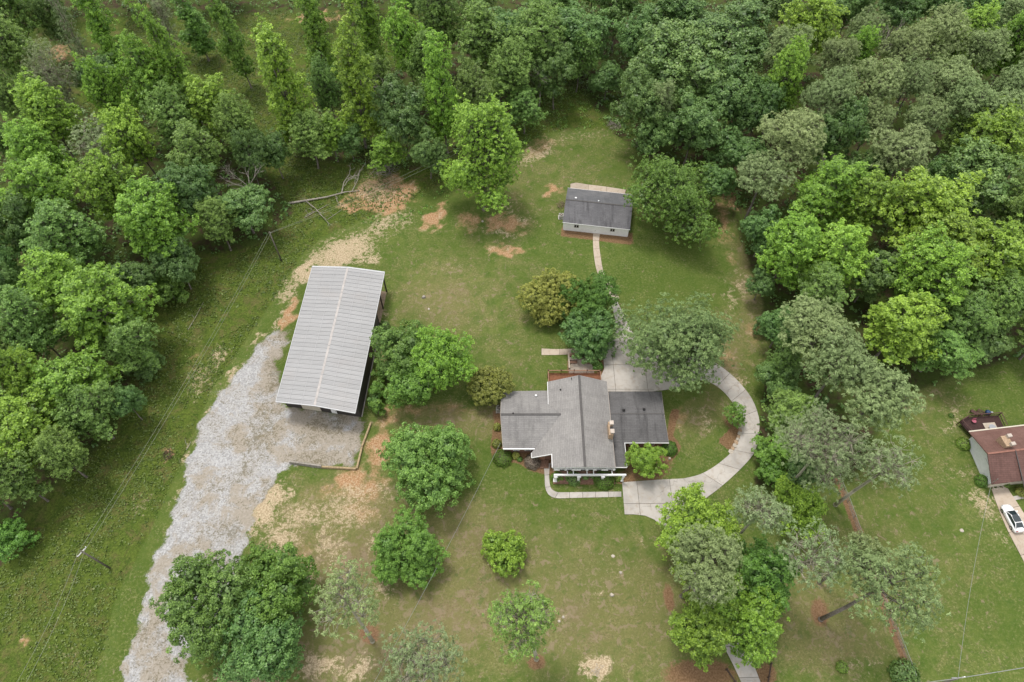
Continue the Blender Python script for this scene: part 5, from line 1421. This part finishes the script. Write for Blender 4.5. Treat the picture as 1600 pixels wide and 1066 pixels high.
for i, (px, py, w, h, mt, lab) in enumerate(SHRUBS):
    p = P(px, py, h * .5); r = w * mpp(px, py) / 2
    ln = .17 if w < 40 else .34
    if h > 2.4 and w > 24 or (h > 1.9 and w < 17 and mt == 'D'):
        ms = grow('V' if mt != 'D' else 'D', r, h + 1.0, .3, 300 + i, leaf=.8, mats=L[mt])
        plant('bush', (p.x, p.y, 0), ms, 0, (1, 1, 1), lab, 'bush', None, ('stem', 'foliage'))
    else:
        root = empty('shrub', (p.x, p.y, 0), lab, 'shrub')
        me = shrub_mesh(r, h, i, mt, ln)
        o = bpy.data.objects.new('foliage', me); COL.objects.link(o); o.parent = root
        rg = random.Random(i); mb = MB()
        for k in range(5):
            a = rg.uniform(0, 6.28); mb.tube((0, 0, -.05), (r * .6 * math.cos(a), r * .6 * math.sin(a), h * .7), .05, .02, 5)
        s = bpy.data.objects.new('stem', mb.mesh('stem', M['bark'])); COL.objects.link(s); s.parent = root
        core = MB().tube((0, 0, .03), (0, 0, h * .45), r * .80, r * .78, 10).tube((0, 0, h * .45), (0, 0, h * .8), r * .78, r * .3, 10)
        if w < 40:
            c_ = bpy.data.objects.new('inner_twigs', core.mesh('inner_twigs', M['twig'] if 'twig' in M else M['log'])); COL.objects.link(c_); c_.parent = root

# ---- woods: kind, crown centre px, crown width px, height m, shape, zone
WOODS = {
 'a': ('in the upper left woods', [
  ('M', 22, 22, 84, 20), ('D', 78, 20, 54, 18), ('S', 104, 38, 40, 20, 'tall'), ('B', 152, 52, 58, 22, 'tall'), ('M', 28, 92, 84, 19), ('S', 86, 125, 84, 19), ('D', 158, 116, 70, 15),
  ('S', 257, 42, 42, 12, 'tall'), ('V', 305, 42, 48, 14, 'tall'), ('V', 365, 60, 48, 20, 'tall'), ('B', 168, 152, 64, 18), ('B', 72, 182, 96, 20), ('B', 60, 238, 92, 20), ('S', 150, 228, 112, 17),
  ('B', 242, 136, 90, 20), ('B', 282, 118, 56, 22, 'tall'), ('B', 335, 162, 88, 19), ('B', 212, 218, 84, 17), ('M', 312, 240, 90, 17), ('D', 385, 245, 66, 15), ('M', 12, 145, 60, 18), ('D', 8, 215, 44, 17),
  ('M', 280, 190, 90, 16), ('M', 368, 205, 70, 16)]),
 'b': ('in the left woods beside the weedy field', [
  ('B', 62, 298, 112, 20), ('B', 172, 300, 86, 18), ('M', 112, 375, 116, 17), ('D', 28, 352, 74, 17), ('B', 236, 352, 118, 17), ('D', 300, 296, 84, 16), ('D', 376, 318, 88, 12), ('D', 276, 415, 66, 10),
  ('B', 92, 442, 116, 17), ('B', 165, 486, 118, 16), ('D', 14, 440, 60, 15), ('M', 205, 545, 80, 11), ('B', 32, 592, 78, 16), ('B', 108, 600, 118, 15), ('M', 138, 648, 84, 12), ('B', 42, 672, 112, 15), ('M', 92, 712, 76, 12),
  ('M', 22, 748, 82, 13), ('D', 196, 628, 56, 9), ('M', 60, 520, 100, 15), ('M', 20, 540, 60, 14), ('D', 205, 430, 70, 12), ('M', 340, 350, 60, 11), ('D', -20, 400, 80, 17), ('M', -25, 640, 80, 15), ('B', -30, 500, 80, 16), ('M', -40, 760, 90, 13)]),
 'c': ('in the tree belt behind the mown lawn', [
  ('B', 492, 52, 50, 22, 'tall'), ('B', 448, 150, 68, 22, 'tall'), ('B', 575, 42, 50, 20, 'tall'), ('M', 510, 132, 62, 16), ('B', 552, 140, 60, 23, 'tall'), ('B', 638, 68, 72, 22), ('B', 690, 148, 58, 23, 'tall'),
  ('M', 690, 35, 80, 20), ('D', 628, 178, 96, 17), ('B', 602, 232, 56, 10), ('M', 745, 68, 92, 18), ('M', 742, 152, 80, 17), ('M', 482, 212, 70, 13), ('D', 424, 228, 66, 13), ('D', 668, 236, 62, 11), ('M', 790, 118, 82, 17),
  ('D', 790, 45, 92, 18), ('M', 590, 120, 60, 14), ('B', 515, 205, 56, 12), ('M', 660, 110, 60, 17), ('M', 820, 170, 60, 10), ('D', 545, 215, 50, 9), ('M', 740, -10, 90, 18), ('D', 650, -15, 80, 15), ('M', 470, -25, 60, 16), ('D', 560, -30, 70, 14), ('M', 60, -35, 90, 16), ('D', 200, -40, 90, 15), ('M', 330, -40, 90, 14)]),
 'd': ('in the dark oak woods behind the outbuilding', [
  ('M', 842, 70, 96, 18), ('D', 868, 115, 64, 14), ('D', 905, 45, 96, 18), ('D', 950, 118, 54, 10), ('D', 1000, 66, 78, 17), ('D', 965, 12, 80, 17), ('D', 1062, 102, 140, 20), ('D', 1150, 50, 150, 20), ('D', 1008, 160, 84, 17),
  ('D', 1085, 195, 92, 16), ('D', 1022, 212, 66, 13), ('D', 1150, 140, 110, 18), ('D', 1155, 235, 80, 13), ('M', 860, 8, 90, 17), ('D', 1060, 12, 110, 19), ('P', 1042, 150, 44, 19, 'tall'), ('D', 1120, 285, 60, 10), ('M', 905, 92, 50, 13), ('D', 1200, -10, 120, 19), ('M', 930, -30, 90, 18), ('D', 1190, 165, 70, 15)]),
 'e': ('in the pine woods at the upper right', [
  ('P', 1238, 84, 74, 20), ('P', 1312, 104, 66, 20), ('P', 1365, 48, 64, 20), ('P', 1402, 90, 72, 20), ('P', 1455, 62, 84, 21), ('P', 1482, 125, 80, 20), ('P', 1425, 142, 64, 19), ('P', 1352, 146, 80, 19), ('P', 1288, 162, 78, 19),
  ('P', 1542, 84, 72, 20), ('P', 1585, 128, 66, 19), ('P', 1444, 192, 66, 18), ('P', 1512, 168, 72, 18), ('P', 1562, 188, 72, 18), ('P', 1228, 222, 100, 19), ('P', 1412, 238, 100, 19), ('P', 1362, 190, 60, 18), ('P', 1590, 30, 76, 20),
  ('B', 1268, 40, 82, 21), ('B', 1222, 128, 70, 20), ('B', 1342, 92, 54, 19), ('B', 1508, 58, 82, 21), ('B', 1588, 78, 64, 20), ('B', 1542, 232, 110, 18), ('D', 1308, 222, 78, 17), ('D', 1330, 12, 70, 16), ('D', 1408, 8, 80, 15), ('D', 1478, 12, 80, 16), ('D', 1550, 8, 70, 17), ('P', 1190, 275, 100, 17), ('D', 1355, 262, 70, 14), ('P', 1620, 190, 70, 18), ('P', 1640, 90, 80, 20), ('D', 1640, 10, 80, 17), ('M', 1500, 220, 60, 12)]),
 'f': ('in the bright woods right of the outbuilding', [
  ('B', 1292, 298, 106, 18), ('B', 1352, 312, 92, 18), ('B', 1232, 388, 92, 15), ('B', 1306, 392, 110, 16), ('B', 1440, 332, 126, 18), ('B', 1472, 388, 120, 17), ('B', 1550, 398, 118, 17), ('B', 1452, 442, 120, 16), ('B', 1402, 516, 116, 14),
  ('P', 1272, 520, 112, 17), ('D', 1222, 508, 60, 10), ('D', 1362, 432, 76, 11), ('D', 1535, 280, 124, 17), ('M', 1592, 322, 90, 17), ('M', 1560, 478, 92, 13), ('M', 1508, 500, 90, 12), ('P', 1306, 582, 116, 16), ('P', 1358, 630, 112, 14), ('M', 1232, 640, 76, 10),
  ('D', 1196, 360, 70, 11), ('M', 1278, 462, 76, 12), ('M', 1466, 550, 80, 9), ('D', 1600, 450, 80, 12), ('D', 1540, 530, 70, 8), ('M', 1228, 565, 50, 9), ('D', 1640, 380, 100, 16), ('M', 1640, 520, 90, 12), ('D', 1192, 440, 44, 8), ('D', 1480, 275, 70, 14), ('D', 1260, 655, 60, 8), ('D', 1255, 740, 60, 8)]),
}
WORD = {'B': 'bright yellow-green tree', 'M': 'mid-green leafy tree', 'D': 'dark green tree', 'P': 'olive pine', 'S': 'grey-green thin tree', 'V': 'vine-covered narrow tree'}
ORD = ['first', 'second', 'third', 'fourth', 'fifth', 'sixth', 'seventh', 'eighth', 'ninth', 'tenth', 'eleventh', 'twelfth', 'thirteenth', 'fourteenth', 'fifteenth', 'sixteenth', 'seventeenth', 'eighteenth', 'nineteenth', 'twentieth', 'twenty-first', 'twenty-second']
PROTO = {}
def proto(kind, shape):
    key = (kind, shape)
    if key not in PROTO:
        lst = []
        nv = {'B': 6, 'M': 4, 'D': 4, 'P': 4, 'S': 2, 'V': 2}[kind] if shape != 'tall' else {'B': 3, 'V': 1}.get(kind, 2)
        for v in range(nv):
            if shape == 'tall': rr, H, cb = 3.4, 20.0, 2.5
            elif kind == 'P': rr, H, cb = 4.6, 18.0, 10.5
            elif kind == 'D': rr, H, cb = 5.2, 17.0, 4.0
            else: rr, H, cb = 5.2, 18.0, 4.5
            lst.append((rr, H, grow(kind, rr, H, cb, 900 + v * 13 + ord(kind[0]), shape=shape, limbcol=M['palebark'] if kind == 'S' else None)))
        PROTO[key] = lst
    return PROTO[key]
cnt = {}
rr_ = random.Random(5)
for z, (zone, lst) in WOODS.items():
    ranks = {}
    for t in sorted(lst, key=lambda t: t[1]): ranks.setdefault(t[0], []).append(t)
    for t in lst:
        kind, cx, cy, w, H = t[:5]; shape = t[5] if len(t) > 5 else 'round'
        H *= 1.28 if shape == 'tall' else 1.18; w *= (1.12 if z == 'c' else .98) if shape == 'tall' else .97
        zc = H * (.70 if kind == 'P' else .62 if shape != 'tall' else .55)
        c = P(cx, cy, zc); r = w * mpp(cx, cy, zc) / 2
        pl = proto(kind, shape); i = cnt.get((kind, shape), 0); cnt[(kind, shape)] = i + 1
        pr_, pH, ms = pl[i % len(pl)]
        s = r / pr_ * (1.12 if kind in 'BM' and shape != 'tall' else 1.02) * (.93 if z in 'ac' else 1.0) * rr_.uniform(.92, 1.06)
        k = ranks[kind].index(t)
        lab = f"{ORD[k]} {WORD[kind]} from the left {zone}" if len(ranks[kind]) > 1 else f"only {WORD[kind]} {zone}"
        plant(NAMES[kind], (c.x, c.y, 0), ms, rr_.uniform(0, 6.28), (s, s, H / pH * rr_.uniform(.9, 1.12)), lab, 'tree', 'trees ' + zone, tilt=(rr_.uniform(-.06, .06), rr_.uniform(-.06, .06)))

# ---- undergrowth and weeds
def scatter_mask(polys, n, rg, x0, x1, y0, y1, excl=()):
    X = rg.uniform(x0, x1, n * 3); Y = rg.uniform(y0, y1, n * 3); u, v = uv_of(X, Y)
    ok = np.zeros(len(X), bool)
    for p in polys: ok |= pip(u, v, p)
    for p in excl: ok &= ~pip(u, v, p)
    return X[ok][:n], Y[ok][:n], u[ok][:n], v[ok][:n]
def clumps(name, X, Y, rad, hgt, k, l, mat, label, seed):
    rg = np.random.default_rng(seed); n = len(X)
    rad = rad * rg.uniform(.3, 1.9, n); hg = hgt * rg.uniform(.4, 1.4, n)
    u = unit(rg, n * k); u[:, 2] = np.abs(u[:, 2])
    C = np.repeat(np.stack([X, Y, np.zeros(n)], -1), k, 0)
    pos = C + u * np.stack([np.repeat(rad, k)] * 2 + [np.repeat(hg, k)], -1) * rg.uniform(.5, 1, (n * k, 1)); pos[:, 2] += .04
    t = np.repeat(rg.random(n), k) * .6 + rg.random(n * k) * .4
    me = leaves_mesh(name, pos, unit(rg, n * k), u + unit(rg, n * k) * .5 + np.array([0, 0, .6]), l * rg.uniform(.6, 1.3, n * k), l * .7 * rg.uniform(.6, 1.3, n * k), t, L[mat])
    o = link_mesh(name, me); return tag(o, label, kind='stuff')
rg = np.random.default_rng(11)
CLEAR = [[(60, 60), (240, 25), (560, 25), (620, 100), (420, 120), (330, 100), (150, 100)]]
x, y, u, v = scatter_mask(FOREST, 5200, rg, -150, 150, 20, 200, CLEAR)
clumps('undergrowth', x, y, 1.0, 1.6, 10, .6, 'D', 'dark leafy undergrowth under the woods', 1)
x, y, u, v = scatter_mask(WILD, 24000, rg, -110, 20, 12, 190, [FOREST[0]])
# patchy: keep where a low-frequency pattern is high
pt_ = np.sin(x * .35 + 1.3 * np.sin(y * .21)) + np.sin(y * .29 + 1.7 * np.sin(x * .17)) + rg.normal(size=len(x)) * .6
keep = pt_ > -.7
clumps('field_weeds', x[keep], y[keep], .50, .30, 5, .34, 'F', 'bright broad-leaved weeds covering the rough field', 2)
x, y, u, v = scatter_mask([[(806, 235), (850, 208), (905, 200), (985, 195), (960, 120), (900, 110), (820, 150)], [(560, 345), (700, 290), (700, 330), (600, 352)]], 700, rg, -40, 40, 90, 175)
clumps('edge_weeds', x, y, .7, .6, 14, .32, 'V', 'leafy weeds at the far edge of the mown lawn', 3)

# ---- dead wood
def twig(mb, p, d, l, r, depth, rg, n=5):
    q = p + d * l; q.z = max(q.z, .03)
    mb.tube(p, q, r, r * .6, n if depth > 1 else 4, False)
    if depth <= 0: return
    for k in range(rg.choice((2, 2, 3))):
        nd = (d + Vector((rg.uniform(-.8, .8), rg.uniform(-.8, .8), rg.uniform(-.4, .5)))).normalized()
        twig(mb, p.lerp(q, rg.uniform(.45, 1)), nd, l * rg.uniform(.5, .8), r * .58, depth - 1, rg, n)
rd = random.Random(21)
a, b = P(450, 318, .3), P(562, 298, .3)
ft = empty('fallen_tree', (a.x, a.y, 0), 'grey fallen tree lying across the weeds left of the orange bare earth', 'fallen tree')
mid = P(510, 308, .45); MB().path([a, P(480, 313, .4), mid, P(540, 300, .5), b], .25, .08, 10).build('trunk', M['deadwood'], ft, True)
for s_, e_, ln, r_ in (((534, 301), (546, 272), 1, .13), ((478, 314), (507, 342), 1, .10), ((524, 306), (526, 315), 0, .07), ((550, 299), (562, 268), 1, .09)):
    p, q = P(*s_, .5), P(*e_, .6); mb = MB(); m2 = p.lerp(q, .5) + Vector((rd.uniform(-.5, .5), 0, .3))
    mb.path([p, m2, q], r_, r_ * .55, 6)
    for k in range(4 if ln else 1):
        st = p.lerp(q, .35 + .2 * k) if k < 3 else q
        twig(mb, st, ((q - p).normalized() + Vector((rd.uniform(-.9, .9), rd.uniform(-.9, .9), .2))).normalized(), 2.0, r_ * .6, 2, rd)
    mb.build('branch', M['deadwood'], ft)
lg = [((476, 340), (512, 320), .09, 'long pale broken limb below the fallen trunk'), ((477, 337), (490, 330), .06, 'short pale limb beside the long broken one'), ((512, 343), (535, 327), .06, 'thin grey limb right of the broken ones'),
      ((294, 515), (318, 472), .06, 'thin pale stick with side twigs lying in the upper weedy field'), ((291, 703), (298, 690), .05, 'small tan stick near the left edge of the gravel')]
for s_, e_, r_, lab in lg:
    p, q = P(*s_, .12), P(*e_, .15); mb = MB().path([p, p.lerp(q, .5) + Vector((.15, .1, .05)), q], r_, r_ * .5, 6)
    twig(mb, p.lerp(q, .4), Vector((-.5, .6, .05)).normalized(), 1.2, r_ * .5, 1, rd)
    tag(mb.build('fallen_branch', M['deadwood']), lab, 'branch')
DEAD = [(380, 268, 13, 5.5, 'bleached dead tree standing among green trees behind the fallen trunk'), (826, 30, 18, 6.5, 'bleached bare treetop above the dark trees at the top edge'), (845, 95, 15, 5.0, 'bleached bare treetop lower down, over the far edge of the lawn'),
        (1300, 240, 16, 3.5, 'short broken dead snag between the upper pines'), (1400, 30, 19, 5, 'leaning bare trunk at the top edge above the pines'), (50, 600, 15, 4, 'pale dead twigs sticking out of the left woods'), (270, 175, 18, 4.0, 'pale bare limbs among the bright trees of the upper left woods'),
        (592, 118, 17, 4.0, 'bare grey twigs between the tall bright trees of the belt'), (1040, 145, 17, 3.5, 'brownish bare limbs in the dark oaks')]
for i, (px, py, h, spread, lab) in enumerate(DEAD):
    rg_ = random.Random(50 + i); c = P(px, py, h * .9)
    root = empty('dead_tree', (c.x, c.y, 0), lab, 'dead tree')
    tp = Vector((c.x, c.y, h * .6)); MB().path([Vector((c.x, c.y, -.1)), Vector((c.x + .2, c.y, h * .3)), tp], .22, .14, 8).build('trunk', M['deadwood'], root, True)
    for k in range(5):
        mb = MB(); a_ = k * 1.256 + rg_.uniform(-.4, .4)
        twig(mb, tp - Vector((0, 0, k * .4)), Vector((math.cos(a_) * .6, math.sin(a_) * .6, .75)).normalized(), spread * .6, .11, 4, rg_)
        mb.build('limb', M['deadwood'], root)
# bare leaning trunks at the top edge
for i, (x0, y0, x1, y1, z1) in enumerate([(1374, 38, 1392, -10, 0), (1388, 38, 1408, -10, 0), (1324, 28, 1336, -8, 0), (1352, 32, 1366, 4, 0), (1396, 42, 1434, 0, 0)]):
    p = P(x0, y0, 3); q = P(x1, y1, 9)
    b_ = Vector((p.x - .3, p.y - .5, 0))
    o = MB().path([b_, Vector((p.x, p.y, 4.5)), Vector((p.x + (q.x - p.x) * .4, p.y + 2.0, 11)), Vector((p.x + (q.x - p.x) * .6, p.y + 3.5, 17))], .24, .1, 8).build('bare_trunk', M['palebark'], None, True)
    tag(o, f'{ORD[i]} slim bare trunk from the left in the top edge gap above the pines', 'tree trunk', 'bare trunks at the top edge')

# ---- small things in the lawns
sm = [(958, 869, .35, 'pale flat stone in the front lawn, farthest up'), (970, 895, .35, 'pale stone below the flat one in the front lawn'), (956, 930, .4, 'pale stone in the middle of the bare lawn spots'), (880, 964, .3, 'pale stone right of the sparse mulched pine'), (874, 971, .3, 'white stone touching the edge of the mulched pine'),
      (662, 465, .5, 'round grey stump remnant in the back lawn right of the barn'), (670, 483, .3, 'small tan stone below the stump remnant'), (1143, 705, .4, 'white marker stone at the inner corner of the driveway curve'), (1046, 717, .3, 'tan stone at the tip of the mulch bed by the right wing'), (1503, 829, .4, 'tan stone alone in the right-hand lawn'),
      (754, 346, .3, 'white stone at the foot of the tall lawn tree'), (1336, 834, .3, 'white ball on the soil strip beside the fence'), (497, 641, .3, 'pale bucket-like block beside the barn roll-up door')]
for i, (px, py, r_, lab) in enumerate(sm):
    p = P(px, py); rg_ = random.Random(i)
    pts = [(p.x + r_ * rg_.uniform(.6, 1.1) * math.cos(t), p.y + r_ * rg_.uniform(.6, 1.1) * math.sin(t)) for t in [k * math.pi / 3.5 for k in range(7)]]
    mb = MB().prism(pts, 0, .12 + .1 * (i % 3)); n_ = len(pts)
    for k in range(n_, 2 * n_):
        v_ = mb.v[k]; mb.v[k] = (p.x + (v_[0] - p.x) * .7, p.y + (v_[1] - p.y) * .7, v_[2])
    tag(mb.build('stone', M['stone'] if i != 5 else M['timber_g']), lab, 'stone')
# edging stones inside the driveway curve
for k in range(9):
    t = k / 8; q = P(lerp(1157, 1142, t ** 1.6), lerp(668, 706, t)); r_ = random.uniform(.3, .5)
    pts = [(q.x + r_ * random.uniform(.7, 1.1) * math.cos(a_), q.y + r_ * random.uniform(.8, 1.2) * math.sin(a_)) for a_ in [j * math.pi / 3 for j in range(6)]]
    tag(MB().prism(pts, 0, random.uniform(.12, .25)).build('edging_stone', M['tanbrick'] if k % 2 else M['stone']), ORD[k] + ' stone from the top of the row edging the inside of the driveway curve', 'stone', 'stones edging the driveway curve')
